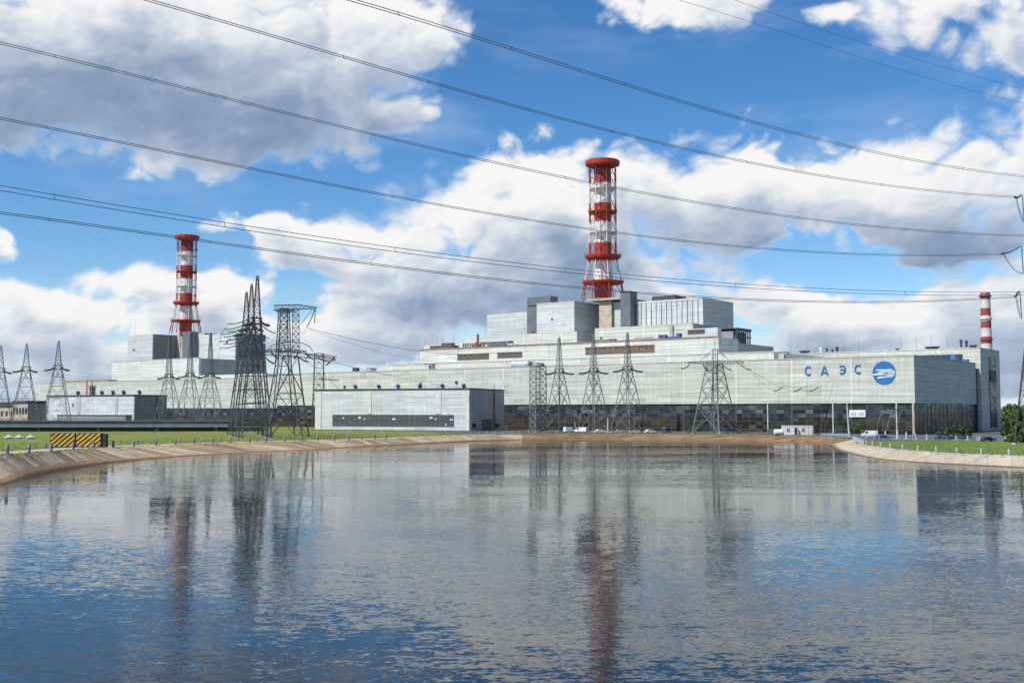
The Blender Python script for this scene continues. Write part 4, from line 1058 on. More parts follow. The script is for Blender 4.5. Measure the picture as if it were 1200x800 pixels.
def truss_v(mb, x0, x1, z0, z1, w=1.25, th=.15):
    n = max(3, round((z1 - z0) / 2.0)); prev = None
    for i in range(n + 1):
        u = i / n; xc = x0 + (x1 - x0) * u; z = z0 + (z1 - z0) * u
        cur = [Vector((xc + a * w * .85, b * w * .85, z)) for a, b in ((1, 1), (-1, 1), (-1, -1), (1, -1))]
        for k in range(4): mb.bar(cur[k], cur[(k + 1) % 4], th)
        if prev:
            for k in range(4): mb.bar(prev[k], cur[k], th * 1.7); mb.bar(prev[k], cur[(k + 1) % 4], th); mb.bar(prev[(k + 1) % 4], cur[k], th)
        prev = cur
Y = 384; base = Vector((at_y(331, 500, Y).x, Y, G)); zt_ = at_y(331, 362, Y).z - G
r, hw = lattice('lattice_pylon', 'slim dark pylon half hidden between the three masts and the wide topped pylon', base, R(25), [(0, 5.6), (zt_ * .55, 2.3), (zt_, 1.5)], None, .42, .2)
X = lambda px: to_local(r, at_y(px, 400, Y)).x
mb = MB(); truss(mb, (0, 0, zt_ - 1.2), (X(322), 0, zt_ - 1.0), 1.4, 1.2, 4, .14, .5); truss(mb, (0, 0, zt_ - 1.2), (X(346), 0, zt_ - 1.0), 1.4, 1.2, 5, .14, .5)
mb.build('crossarm', M['steel_d'], r); mb = MB(); zq_ = at_y(331, 412, Y).z - G; truss(mb, (0, 0, zq_), (X(305), 0, zq_), 1.4, 1.2, 7, .14, .4); truss(mb, (0, 0, zq_), (X(362), 0, zq_), 1.4, 1.2, 8, .14, .4); mb.build('crossarm', M['steel_d'], r)
for a, b in ((306, 297), (316, 325), (352, 345), (361, 371)): insul(r, (X(a), 0, zq_), (X(b), -1, zq_ - 2.4), .4, .24)
PA = portal(339.5, 353, 'dark pylon with a wide flat top beam beside the three tall masts')
# second portal half hidden by the workshop
Y = 562; base = Vector((at_y(373, 500, Y).x, Y, G)); zt_ = at_y(373, 414, Y).z - G
r, hw = lattice('portal_pylon', 'smaller dark pylon behind the near corner of the workshop, with two short crossarms', base, R(15), [(0, 3.4), (zt_ * .5, 2.6), (zt_, 2.2)], None, .4, .2)
X = lambda px: to_local(r, at_y(px, 400, Y)).x
mb = MB(); truss(mb, (0, 0, zt_ - 1.2), (X(395), 0, zt_ - 2.0), 1.5, 1.4, 6, .15, .4); truss(mb, (0, 0, zt_ - 1.2), (X(359), 0, zt_ - 1), 1.5, 1.4, 5, .15, .5)
mb.build('crossarm', M['steel_d'], r); mb = MB(); z2_ = at_y(373, 445, Y).z - G; truss(mb, (0, 0, z2_), (X(398), 0, z2_ - .4), 1.4, 1.2, 6, .14, .4); mb.build('crossarm', M['steel_d'], r)
insul(r, (X(393), 0, zt_ - 2), (X(386), -1, zt_ - 4.5), .4); insul(r, (X(361), 0, zt_ - 1), (X(357), -1, zt_ - 4), .3); insul(r, (X(388), 0, z2_), (X(400), -1, z2_ - 5), .6, .12)
# fat column
Y = 459; base = Vector((at_y(630.5, 500, Y).x, Y, G)); zt_ = at_y(630, 429, Y).z - G
r, hw = lattice('lattice_column', 'fat square lattice column with a dark clad lower half near the workshop end', base, R(30), [(0, 2.55), (zt_, 2.45)], None, .42, .24, M['steel_l'], .55, 'gantry')
mb = MB(); mb.box(2.55, 2.75, -2.4, 2.4, .2, zt_ * .42); mb.box(2.2, 2.6, -2.5, -2.3, .2, zt_ * .42); mb.build('clad_panel', M['dark'], r)
mb = MB(); mb.lathe([(.2, zt_ + 1.6), (2.6, zt_ + 1.2), (2.9, zt_ + .1), (2.6, zt_)], 14); mb.build('cap', M['steel_l'], r)
# wide armed pylon before the hall
Y = 428; base = Vector((at_y(838, 500, Y).x, Y, G)); H = at_y(838, 408, Y).z - G; zm = at_y(838, 427, Y).z - G
r, hw = lattice('wide_armed_pylon', 'wide armed pylon standing alone before the hall with double inner columns', base, R(45), [(0, 6.3), (zm * .95, 2.4), (zm + .6, 2.2)], None, .44, .24, M['steel'], .8)
rr = r; r2 = -R(45)
mbx = MB(); L = lambda px, z, dy=0: to_local(rr, Vector((at_y(px, 420, Y).x, Y + dy, G + z)))
for a in (835.6, 840.8): mbx.bar(L(a, 0), L(a, zm + 6), .42)
for i in range(12): z = zm * i / 12; mbx.bar(L(835.6, z), L(840.8, z + zm / 12), .18); mbx.bar(L(840.8, z), L(835.6, z + zm / 12), .18)
mbx.build('column', M['steel'], rr)
mbx = MB(); truss(mbx, L(838, zm), L(806.5, zm + .4), 1.8, 1.4, 9, .15, .5); truss(mbx, L(838, zm), L(871, zm + .4), 1.8, 1.4, 9, .15, .5)
mbx.build('crossarm', M['steel'], rr)
mbx = MB()
for sd in (-1, 1): mbx.bar(L(838 + sd * 17, zm + 1.5), L(838, H), .2); mbx.bar(L(838 + sd * 17, zm + 1.5), L(838 + sd * 6, zm + 5.0), .16); mbx.bar(L(838 + sd * 9, zm + 1.5), L(838 + sd * 9, zm + 4.0), .16); mbx.bar(L(838 + sd * 5, zm + 1.5), L(838 + sd * 2, H - 3), .18)
mbx.bar(L(834, zm + 5.5), L(842, zm + 5.5), .2); mbx.bar(L(838, zm), L(838, H + 2.5), .26); mbx.build('peak', M['steel'], rr)
ARM = []
for a, b, dz in ((808, 797, -1.6), (824, 829, -2.6), (840, 830, -2.8), (846, 856, -2.2), (868, 879, -2.2)):
    insul(rr, L(a, zm), L(b, zm + dz, -2), .5, .2); ARM.append(Vector((at_y(b, 420, Y - 2).x, Y - 2, G + zm + dz)))
M['oldsteel'] = plain('old_brown_tower_steel', (.05, .04, .036), .7, .2, .4, .5)
# big pylon whose foot enters at the edge of the photo
Y = 290; pf = at_z(1188.5, 520.5, 1.6); Y = pf.y
base = Vector((pf.x + 8.0, Y, 1.6)); Htop = 64
r, hw = lattice('line_pylon', 'big dark pylon at the lawn edge, a leaning leg and arm tips in view', base, R(45), [(0, 5.6), (40, 1.7), (Htop, 1.2)], None, .52, .2, M['oldsteel'], .9)
BIG = r
def tipz(px, py): return at_y(px, py, base.y).z - 1.6
mb = MB()
TIPS = []
for px, py in ((1197, 228), (1196, 288), (1194, 341)):
    p = at_y(px, py, base.y); l = to_local(r, p); truss(mb, (0, 0, l.z + .4), (l.x + .3, 0, l.z + .4), 2.4, 1.6, 8, .2, .25); truss(mb, (0, 0, l.z + .4), (-l.x - .3, 0, l.z + .4), 2.4, 1.6, 8, .2, .25); TIPS.append(p); mb.build('crossarm', M['oldsteel'], r); mb = MB()
for p, (px, py) in zip(TIPS, ((1190, 230), (1175, 296.5), (1190, 346.5))):
    e = at_y(px, py, base.y - 8); insul(r, to_local(r, p), to_local(r, e), .5, .14); insul(r, to_local(r, p) + Vector((0, .5, -.2)), to_local(r, e) + Vector((0, .4, -.1)), .5, .14)
    jump(r, to_local(r, e), to_local(r, p) + Vector((1.2, 0, -7.5)), 1.4, .06); jump(r, to_local(r, e) + Vector((.8, 0, 0)), to_local(r, p) + Vector((2.2, 0, -7.0)), 1.6, .06)
    insul(r, to_local(r, p) + Vector((.6, 0, 0)), to_local(r, p) + Vector((1.4, 0, -7.3)), .1, .13)

# overhead conductors: every one hangs in its own vertical plane between two anchor points
def conductor(pts, Yl, Yr, label, pxe=None, rad=.05, offs=((0, 0), (.0, -.42)), group='bundled conductors crossing the sky', ext=-70):
    xs_, ys__ = [p[0] for p in pts], [p[1] for p in pts]
    deg = min(3, len(pts) - 1); cf = np.polyfit(np.array(xs_) / 1000, ys__, deg)
    x0, x1 = min(xs_) + (ext if min(xs_) < 5 else -40), pxe or (max(xs_) + 60)
    fy = lambda px: float(np.polyval(cf, px / 1000))
    a = at_y(x0, fy(x0), Yl); b = at_y(x1, fy(x1), Yr); d = Vector((b.x - a.x, b.y - a.y, 0)); nrm = Vector((-d.y, d.x, 0))
    P3 = []
    for i in range(61):
        px = x0 + (x1 - x0) * i / 60; rd = ray(px, fy(px)); k = (Vector((a.x, a.y, 0)) - Vector((EYE.x, EYE.y, 0))).dot(nrm) / rd.dot(nrm); P3.append(EYE + rd * k)
    o = empty('conductor_bundle', P3[30], 0, label, 'power line', group)
    for ox, oz in offs:
        mb = MB(); mb.tube([p - P3[30] + Vector((ox, 0, oz)) for p in P3], rad, 5); mb.build('conductor', M['wire'], o)
    if len(offs) > 1:
        for k in range(6, 60, 9):
            mb = MB(); p = P3[k] - P3[30]; mb.bar(p + Vector((offs[0][0], 0, offs[0][1] + .08)), p + Vector((offs[1][0], 0, offs[1][1] - .08)), .10); mb.build('spacer', M['dark'], o)
    return o, P3
conductor([(0, 49), (300, 124), (600, 192.7), (750, 224), (900, 250), (1100, 272), (1200, 274.5)], 135, base.y, 'overhead conductor crossing the tall stack just below its top ring', offs=((0, 0), (.35, -.36)))
conductor([(0, 137.5), (300, 199), (600, 252.3), (900, 291.5), (1000, 297), (1100, 298.5), (1175, 296.4)], 140, base.y - 8, 'overhead conductor crossing the tall stack at its middle, ending at the middle green insulator', 1175, offs=((0, 0), (.3, -.3)))
conductor([(0, 217), (300, 268), (600, 305), (900, 336.5), (1100, 342), (1200, 341.5)], 150, base.y, 'overhead conductor pair with the widest gap, above the lowest wire on the tall stack', rad=.055, offs=((0, 0), (.25, -.75)))
conductor([(0, 248), (300, 291), (600, 327), (900, 351.5), (1050, 353.5), (1190, 346.4)], 150, base.y - 8, 'lowest conductor in the sky, touching the top of the distant stack', 1190, rad=.055, offs=((0, 0), (.3, -.3)))
conductor([(178, 0), (300, 36), (440, 77), (600, 121.5), (800, 173), (900, 194), (1050, 218), (1190, 230)], 120, base.y - 8, 'overhead conductor passing well above the tall stack to the upper green insulator', 1190, offs=((0, 0), (.35, -.36)))
conductor([(417, 0), (600, 55.5), (725, 96), (900, 146.5), (1075, 187.5), (1200, 206)], 115, base.y + 10, 'uppermost heavy conductor pair, from the top edge to the cloud above the sign', offs=((0, 0), (.35, -.42)))
conductor([(795, 0), (900, 33), (1000, 64), (1100, 96), (1200, 121)], 260, 420, 'faint thin wire in the upper corner, the lower of two', rad=.05, offs=((0, 0),), group='faint ground wires')
conductor([(860, 0), (950, 31), (1050, 62), (1150, 92), (1200, 105)], 260, 420, 'faint thin wire in the upper corner, the upper of two', rad=.05, offs=((0, 0),), group='faint ground wires')

# lighter spans between the masts and to the buildings
def fpt(px, py, tt, fr=F): x, z = fr.front(px, py, tt); return fr.world(x, tt, z)
for i in range(3):
    (r0, e0, H0), (r1, e1, H1) = TB[i], TD[i]
sp = lambda p, q, sag, label, g='slack wires between masts and buildings', rad=.045: span(p, q, sag, label, g, rad)
names = ['beside the fat column', 'in the middle of its three', 'nearest the wide armed pylon']
for i in range(3):
    p = TB[i][1][1][1]; sp(p, fpt((700, 744, 790)[i], (428, 430, 431)[i], -.4), 2.2, 'wire hanging from the galvanised mast %s to the hall wall' % names[i])
for i in range(2):
    sp(TB[i][1][1][1], TB[i + 1][1][0][1], 1.6, 'slack wire between galvanised masts, on the %s side of the middle mast' % ('stack column' if i == 0 else 'wide pylon'))
for i in range(2):
    sp(TC[i][1][1][1], TC[i + 1][1][0][1], 1.5, 'wire between masts over the bridge, %s' % ('nearest the photo edge' if i == 0 else 'above the old brick building'))
    sp(TD[i][1][1][1], TD[i + 1][1][0][1], 1.2, 'wire between masts before the far reactor building, %s the middle mast' % ('before' if i == 0 else 'beyond'))
for i in range(3):
    b = TC[2 - i][0].location; sp(b + Vector((1, 0, TC[i][2] * .70)), TD[i][0].location + Vector((-2, 0, TD[i][2] * .56)), 2 + i, 'long wire from the bridge masts to the masts before the far reactor building, %s' % ('lowest sag', 'medium sag', 'deepest sag')[i])
    b = TA[i][0].location; H = TA[i][2]
    sp(b + Vector((-9.5, 2, H * .72 - .8)), TD[i][0].location + Vector((3, 0, TD[i][2] * .6)), 3, 'wire from the %s dark mast to the masts at the far reactor building' % ('tallest', 'middle', 'shortest')[i])
zt_ = at_y(335, 358.5, 353).z
sp(at_y(360, 384, 353), fpt(600, 412.5, 30), 4, 'dark wire sloping from the portal pylon to the stepped reactor building', rad=.07)
sp(at_y(362, 386, 353), fpt(545, 425, 14), 3, 'thin wire below the dark sloping wire, ending on the second step')
sp(at_y(385, 421, 351), fpt(500, 441, -.3), 2, 'thin wire from the portal pylon arm to the hall parapet')
sp(at_y(386, 424, 351), fpt(640, 462, -.3), 2.5, 'thin wire from the portal pylon arm to the hall wall above the workshop')
for i, (px, py) in enumerate(((945, 442), (962, 446), (978, 441))):
    a = fpt(px, py, -.3); q = ARM[-1] + Vector((i * .6, 0, -.5 * i)); 
    e = at_y((905, 928, 947)[i] + 2, (458, 458.5, 458)[i], 424); ib = empty('wall_insulator', e, 0, 'green insulator string hung before the hall wall, %s' % ('nearest the wide armed pylon', 'middle of three below the letters', 'closest to the emblem')[i], 'insulator', 'green insulators before the hall wall')
    insul(ib, (0, 0, 0), (3.6, 1, 1.6), .35, .19); sp(e + Vector((3.6, 1, 1.6)), a, .5, 'wire from a green insulator up to the hall wall below %s' % ('the first letter', 'the second letter', 'the third letter')[i])
    sp(q, e, 1.0, 'wire from the wide armed pylon to the green insulators, %s' % ('first', 'second', 'third')[i] )
for i, px in enumerate((1037, 1048.5, 1059.5)):
    e = at_y(px - 3, 480.5, 400); ib = empty('wall_insulator', e, 0, 'pale green insulator before the dark glazing, %s' % ('beside the white window', 'in the middle', 'nearest the hall corner')[i], 'insulator', 'green insulators before the dark glazing')
    insul(ib, (0, 0, 0), (2.2, .5, .35), .1, .2); mb = MB(); mb.tube([(0, 0, 0), (-1.2, 0, -3), (-2.2, 0, -7.4)], .06, 4); mb.build('down_wire', M['steel_l'], ib)

# ------------------------------------------------------------------ rods and small things on the roofs
def rod(p, h, label): mb = MB(); mb.bar((0, 0, 0), (0, 0, h), .22, 6, .1); mb.box(-.3, .3, -.3, .3, -.1, .25); o = mb.build('lightning_rod', M['steel'], None, label, 'lightning rod', 'lightning rods along the roofs'); o.location = p
RL = ['thin lightning rod above the flat hall roof before the letters', 'lightning rod on the roof above the first letter', 'lightning rod on the roof above the third letter', 'lightning rod above the last letter', 'lightning rod above the emblem',
      'lightning rod over the lit hall corner', 'lightning rod over the terrace window', 'lightning rod above the blue terrace panel']
for i, (px, yt) in enumerate(((927, 397), (945.5, 399), (989, 396), (1007, 395.5), (1056, 395), (1074, 394), (1091.5, 391), (1110.5, 394))):
    x, z = F.front(px, 418, te0 + 1); xx, z1 = F.front(px, yt, te0 + 1); rod(F.world(x, te0 + 1, zb), z1 - zb, RL[i])
for i, px in enumerate((498, 512, 519, 531.5)):
    x, _ = F.front(px, 404, 41); _, z1 = F.front(px, (393, 392, 394, 391)[i], 41); _, zz = F.front(520, 403.6, 40); rod(F.world(x, 41, zz), z1 - zz, 'lightning rod on the stepped end of the near reactor building, %s of four' % ('outermost', 'second', 'third', 'innermost')[i])
for i, px in enumerate((158, 178)):
    x, _ = F.front(px, 392, 100); _, z1 = F.front(px, 376, 100); _, zz = F.front(165, 392.2, 96); rod(F.world(x, 100, zz), z1 - zz, 'lightning rod on the far reactor block, %s' % ('over its lit wall', 'at its corner')[i])
def roofbox(px, py, tt, w, d, h, mat, label, name='roof_hatch', fr=F, cat='roof unit', zbase=None):
    x, z = fr.front(px, py, tt); z = z if zbase is None else zbase; r = empty(name, fr.world(x, tt, z), -fr.th, label, cat)
    mb = MB(); mb.box(-w / 2, w / 2, 0, d, 0, h); mb.build('casing', mat, r); mb = MB(); mb.box(-w / 2 - .2, w / 2 + .2, -.2, d + .2, h, h + .25); mb.box(w * .2, w * .45, -.15, -.02, h * .2, h * .8); mb.build('lid', M['dark'], r); return r
roofbox(501, 436, 3, 5.0, 3, 3.0, M['block2'], 'pale roof hatch with dark lid on the hall roof over the workshop', zbase=HT)
roofbox(433, 437, 3, 4.2, 3, 1.8, M['block2'], 'small pale hatch on the hall roof near the far end of the workshop', zbase=HT)
roofbox(415.5, 437, 3, 3.2, 2, 2.2, M['dark'], 'small dark vent hood on the hall roof above the first workshop ventilator', 'roof_hood', zbase=HT)
roofbox(917, 420, 8, 3.5, 3, 3.2, M['graycop'], 'leaning grey hatch on the hall roof just past the stepped building', zbase=HT)
for i, (px, w, h, mt) in enumerate(((943, 5.5, 1.6, 'dark'), (962, 1.2, 2.8, 'white'), (969, 1.2, 2.6, 'dark'), (975.5, 1.2, 1.8, 'dark'), (981, 1.6, 3.0, 'dark'), (1051.5, 2.0, 1.2, 'dark'), (1092.5, 7.0, 1.5, 'dark'), (1126.5, 1.3, 4.2, 'dark'), (1132.8, 1.3, 3.8, 'dark'), (1140.5, 3.5, 1.6, 'dark'))):
    x, _ = F.front(px, 412, te0 + 4); lab = ['long low dark vent on the roof above the first letter', 'white pipe stub on the roof before the dark cluster', 'dark pipe stub beside the white one on the roof', 'short dark pipe in the roof cluster above the third letter', 'tallest dark hood of the roof cluster above the third letter', 'small dark hood on the roof above the emblem', 'wide dark vent on the roof above the terrace window', 'taller of two dark pipes near the tower end', 'lower of two dark pipes near the tower end', 'flat dark vent beside the end tower'][i]
    r = empty('roof_vent', F.world(x, te0 + 4, zb + .3), -F.th, lab, 'roof vent', 'small vents on the end building roof')
    mb = MB(); mb.lathe([(w * .38, 0), (w * .38, h * .6), (w * .5, h * .62), (w * .5, h * .9), (w * .2, h)], 10); mb.build('hood', M[mt], r); mb = MB(); mb.box(-w * .55, w * .55, -w * .3, w * .3, -.1, h * .18); mb.build('curb', M['graycop'], r)
x, z = F.front(610, 429, 8); tk = empty('roof_tank', F.world(x, 8, HT + 1.3), -F.th, 'grey horizontal tank on the hall roof beside the fat lattice column', 'tank')
mb = MB(); mb.tube([(-5.5, 0, .6), (-5.0, 0, .6), (5.0, 0, .6), (5.5, 0, .6)], [.9, 1.5, 1.5, .9], 16); mb.build('shell', M['zinc'], tk)
mb = MB(); mb.box(-4, -3.4, -1.2, 1.2, -1.6, -.2); mb.box(3.4, 4, -1.2, 1.2, -1.6, -.2); mb.build('saddle', M['dark'], tk); mb = MB(); mb.box(5.6, 6.6, -1, 1, -.8, 1.4); mb.build('pump', M['dark'], tk)
# plant on the third step
for i, (px, w, h) in enumerate(((523, 7, 3.6), (549, 8, 3.0), (557, 4, 2.0), (580, 20, 2.6), (603, 4, 1.0))):
    x, _ = F.front(px, 405, 36); lab = ['dark cooling unit with a mast on the reactor building step', 'grey slatted cooling unit on the reactor building step', 'rusty low unit beside the rust red pipe', 'long dark pipe rack on the reactor building step', 'low dark box beside the long pipe rack'][i]
    r = empty('cooling_unit', F.world(x, 36, z3), -F.th, lab, 'roof plant')
    if i != 3:
        mb = MB(); mb.box(-w / 2, w / 2, 0, 3, 0, h); mb.build('casing', M[('duct', 'graywall', 'rust', 'dark', 'dark')[i]], r); mb = MB()
        for k in range(5): mb.box(-w / 2 + w * k / 5 + .1, -w / 2 + w * (k + .55) / 5, -.12, -.01, h * .15, h * .9)
        mb.build('slats', M['dark'], r)
    else:
        mb = MB()
        for k in range(8): q = -w / 2 + w * k / 7; mb.bar((q, 0, 0), (q, 0, h), .25); mb.bar((q, 2.5, 0), (q, 2.5, h), .25)
        mb.build('stand', M['dark'], r); mb = MB()
        for dy in (0, 1.2, 2.4): mb.tube([(-w / 2, dy, h), (w / 2, dy, h)], .55, 10)
        mb.build('pipe', M['duct'], r); mb = MB(); mb.box(-w * .2, w * .35, -.3, 1.5, .2, 1.6); mb.build('pump_box', M['dark'], r)
M['dullblue'] = plain('dull_blue_paint', (.03, .10, .26), .6, 0, .3)
for i, (px, w, h, mt) in enumerate(((699, 4, 3.0, 'graycop'), (704, 10, 1.6, 'coping'), (717.5, 2.4, 1.6, 'dullblue'), (773, 1.6, 2.4, 'dullblue'), (778, 1.6, 2.4, 'dullblue'), (788, 5, 1.4, 'dullblue'), (794.5, 1.8, 2.8, 'dullblue'))):
    x, _ = F.front(px, 400, 38); lab = ['grey hut behind the middle galvanised mast, on the building step', 'rusty low crate on the building step', 'small blue box on the building step below the dark duct', 'first of two blue drums on the building step', 'second of two blue drums on the building step', 'long blue crate at the end of the building step', 'tall blue drum standing at the end of the long blue crate'][i]
    r = empty('roof_box', F.world(x, 38, z3), -F.th, lab, 'container'); mb = MB(); mb.box(-w / 2, w / 2, 0, 2.4, 0, h); mb.build('body', M[mt], r); mb = MB(); mb.box(-w / 2 - .1, w / 2 + .1, -.1, 2.5, h, h + .2); mb.build('lid', M['graycop'] if mt != 'dullblue' else M['dullblue'], r)
x0, _ = F.front(742, 398, 39); x1, _ = F.front(765, 396, 39)
rk = empty('pipe_rack', F.world((x0 + x1) / 2, 39, z3), -F.th, 'row of thin pipe stands and railings on the building step', 'railing'); w = x1 - x0
mb = MB()
for k in range(14): q = -w / 2 + w * k / 13; mb.bar((q, 0, 0), (q, 0, 1.5 + random.random()), .3)
for z in (.8, 1.6): mb.bar((-w / 2, 0, z), (w / 2, 0, z), .22)
mb.build('rail', M['steel'], rk)

# ------------------------------------------------------------------ bank furniture
M['post_m'] = concrete('blue_grey_post', (.33, .37, .43), 1.2, .2)
def bollard_proto(mat, h, r_, label, group):
    o = empty('bollard', (0, 0, 0), 0, label, 'bollard', group)
    mb = MB(); mb.lathe([(r_, -.25), (r_, h * .86), (r_ * .9, h * .93), (r_ * .55, h)], 12); mb.build('post', mat, o)
    mb = MB(); mb.lathe([(r_ * 1.06, h * .74), (r_ * 1.06, h * .82)], 12); mb.build('band', M['post_l'], o)
    return o
def crest_at(stations, off, px):
    best = None
    for a, b in zip(stations[:-1], stations[1:]):
        for k in range(12):
            p = ring_pt(a, 1 + off).lerp(ring_pt(b, 1 + off), k / 12)
            if p.y < 100: continue
            v = 600 + p.x / (p.y * CP + (p.z - 10.5) * SP) * FPX
            if best is None or abs(v - px) < best[0]: best = (abs(v - px), p)
    return best[1]
pb = None
for i, px in enumerate((8.5, 34, 60, 86, 110, 133, 157, 182, 205, 227, 248.5, 270, 292, 312, 333, 354, 373, 391, 408, 424, 439, 453)):
    o = bollard_proto(M['post'], 1.55, .27, 'squat grey bollard on the crest of the stained concrete bank beside the water', 'bollards on the stained concrete bank') if pb is None else copy_tree(pb)
    pb = pb or o; o.location = crest_at(Ls, .5, px)
pb = None
for i, px in enumerate((53, 108, 162, 211, 257, 302, 345, 384)):
    o = bollard_proto(M['post'], 1.3, .24, 'grey bollard in the back row, where the path meets the grass', 'back row bollards by the grass') if pb is None else copy_tree(pb)
    pb = pb or o; o.location = crest_at(Ls, 9.4, px)
pb = None
for i, px in enumerate((1015.6, 1022.6, 1032, 1043, 1058, 1076, 1096.6, 1120.6, 1149.6, 1182)):
    o = bollard_proto(M['post_m'], 1.2, .22, 'pale bollard on the crest of the clean concrete bank before the lawn', 'bollards on the clean concrete bank') if pb is None else copy_tree(pb)
    pb = pb or o; o.location = crest_at(Rs, .5, px)
# striped barrier
pz = 2.55; p0, p1 = at_z(58.6, 523.2, pz), at_z(118.2, 523.2, pz); Yb = (p0.y + p1.y) / 2
bw = (at_y(118.2, 515, Yb).x - at_y(58.6, 515, Yb).x); bh = at_y(90, 507.4, Yb).z - pz
bp = ring_pt(Ls[20], 1)
br_ = empty('striped_barrier', (at_y(58.6, 515, Yb).x, Yb, pz - .25), .0, 'heavy yellow and black striped barrier of two blocks on the path', 'barrier')
for k in range(2):
    a, b = (0, bw * .492) if k == 0 else (bw * .508, bw)
    mb = MB(); mb.box(a, b, 0, 1.7, 0, bh + .25); blk = mb.build('block', M['black'], br_)
    mb = MB(); w = b - a; h = bh; z0 = .3; sw_ = .62; sl_ = h * 1.15; q = a - sl_
    while q < b:
        poly = [(q, z0), (q + sw_, z0), (q + sw_ + sl_, z0 + h - .1), (q + sl_, z0 + h - .1)]
        def clip(poly, xc, keep):
            out = []
            for i in range(len(poly)):
                (x0, y0), (x1, y1) = poly[i], poly[(i + 1) % len(poly)]; i0, i1 = (x0 - xc) * keep >= 0, (x1 - xc) * keep >= 0
                if i0: out.append((x0, y0))
                if i0 != i1: u = (xc - x0) / (x1 - x0); out.append((xc, y0 + (y1 - y0) * u))
            return out
        pl = clip(poly, a + .1, 1)
        if len(pl) > 2: pl = clip(pl, b - .1, -1)
        if len(pl) > 2: mb.prism(pl, -.02, .01)
        q += sw_ * 2.02
    mb.build('stripes', M['yellow'], blk)
mb = MB(); mb.box(bw + .02, bw + 1.0, .2, 1.7, 0, bh + .1); mb.build('end_block', M['black'], br_)
for i, px in enumerate((10.3, 22.5, 36)):
    p = at_z(px, 512.4, 2.0)
    c = empty('vent_cap', (p.x, p.y, 1.9), .5, 'low bluish white metal cap on the grass, %s' % ('nearest the photo edge', 'middle of three', 'closest to the striped barrier')[i], 'vent cap', 'white caps on the grass')
    mb = MB(); mb.lathe([(1.45, .05), (1.45, .2), (.5, .75), (.2, .95), (.1, 1.0)], 8); mb.build('hood', M['zinc'], c); mb = MB(); mb.lathe([(.9, -.4), (.9, .06)], 12); mb.build('neck', M['post_l'], c)

# ------------------------------------------------------------------ yard: cabin, cars, fences, poles
Yc = 392; pc_ = at_y(953, 511, Yc); FCB = Frame(Vector((pc_.x, Yc, 0)), R(9))
cb = fempty('site_cabin', 'white site cabin with two windows and an open dark door at the water edge', 'cabin', FCB)
x0, zz = FCB.front(916.8, 499.4); dl, _ = FCB.side(957.8, 500)
mb = MB(); mb.box(x0, 0, 0, 5, .15, zz); mb.build('body', M['cabin'], cb)
mb = MB(); mb.box(x0 - .1, .1, -.12, 5.1, zz + .005, zz + .22); mb.build('roof', M['white'], cb); mb = MB(); mb.box(x0 + .2, -.2, .1, 4.8, -.4, .14); mb.build('skid', M['dark'], cb)
mb = MB(); mb.box(.01, .12, .1, 4.9, .2, zz - .1); mb.build('end_panel', M['duct'], cb)
for a, b in ((921.8, 925.8), (939.2, 943.3)):
    u, z1 = FCB.front(a, 501.5); v, z0 = FCB.front(b, 505.6); mb = MB(); mb.box(u, v, -.06, .05, z0, z1); o = mb.build('window', M['window'], cb)
    mb = MB(); 
    for q in (u, v, (u + v) / 2): mb.box(q - .06, q + .06, -.1, -.05, z0 - .06, z1 + .06)
    for q in (z0, z1): mb.box(u, v, -.1, -.05, q - .06, q + .06)
    mb.build('frame', M['white'], o)
u, z1 = FCB.front(931, 501); v, z0 = FCB.front(934.6, 511); mb = MB(); mb.box(u, v, -.05, .05, .2, z1); o = mb.build('door', M['black'], cb); mb = MB(); mb.box(v, v + .1, -1.0, -.05, .2, z1); mb.build('door_leaf', M['white'], o)
tk = empty('water_tank', at_y(912, 508, 394) * 1 , 0, 'white horizontal tank beside the cabin', 'tank'); tk.location.z = G
mb = MB(); mb.tube([(-1.5, 0, 1.3), (-1.3, 0, 1.3), (1.3, 0, 1.3), (1.5, 0, 1.3)], [.6, 1.0, 1.0, .6], 16); mb.build('shell', M['white'], tk); mb = MB(); mb.box(-1, -.8, -.7, .7, -.1, .6); mb.box(.8, 1, -.7, .7, -.1, .6); mb.build('stand', M['dark'], tk)
kk = empty('control_kiosk', at_y(904, 508, 400), 0, 'dark blue kiosk with a bent pipe beside the white tank', 'kiosk'); kk.location.z = G
mb = MB(); mb.box(-1.2, 1.2, -.8, .8, -.1, 2.2); mb.build('body', M['duct'], kk); mb = MB(); mb.tube([(.4, 0, 2.2), (.3, 0, 3.6), (-.2, 0, 4.1)], .3, 8); mb.build('pipe', M['dark'], kk)
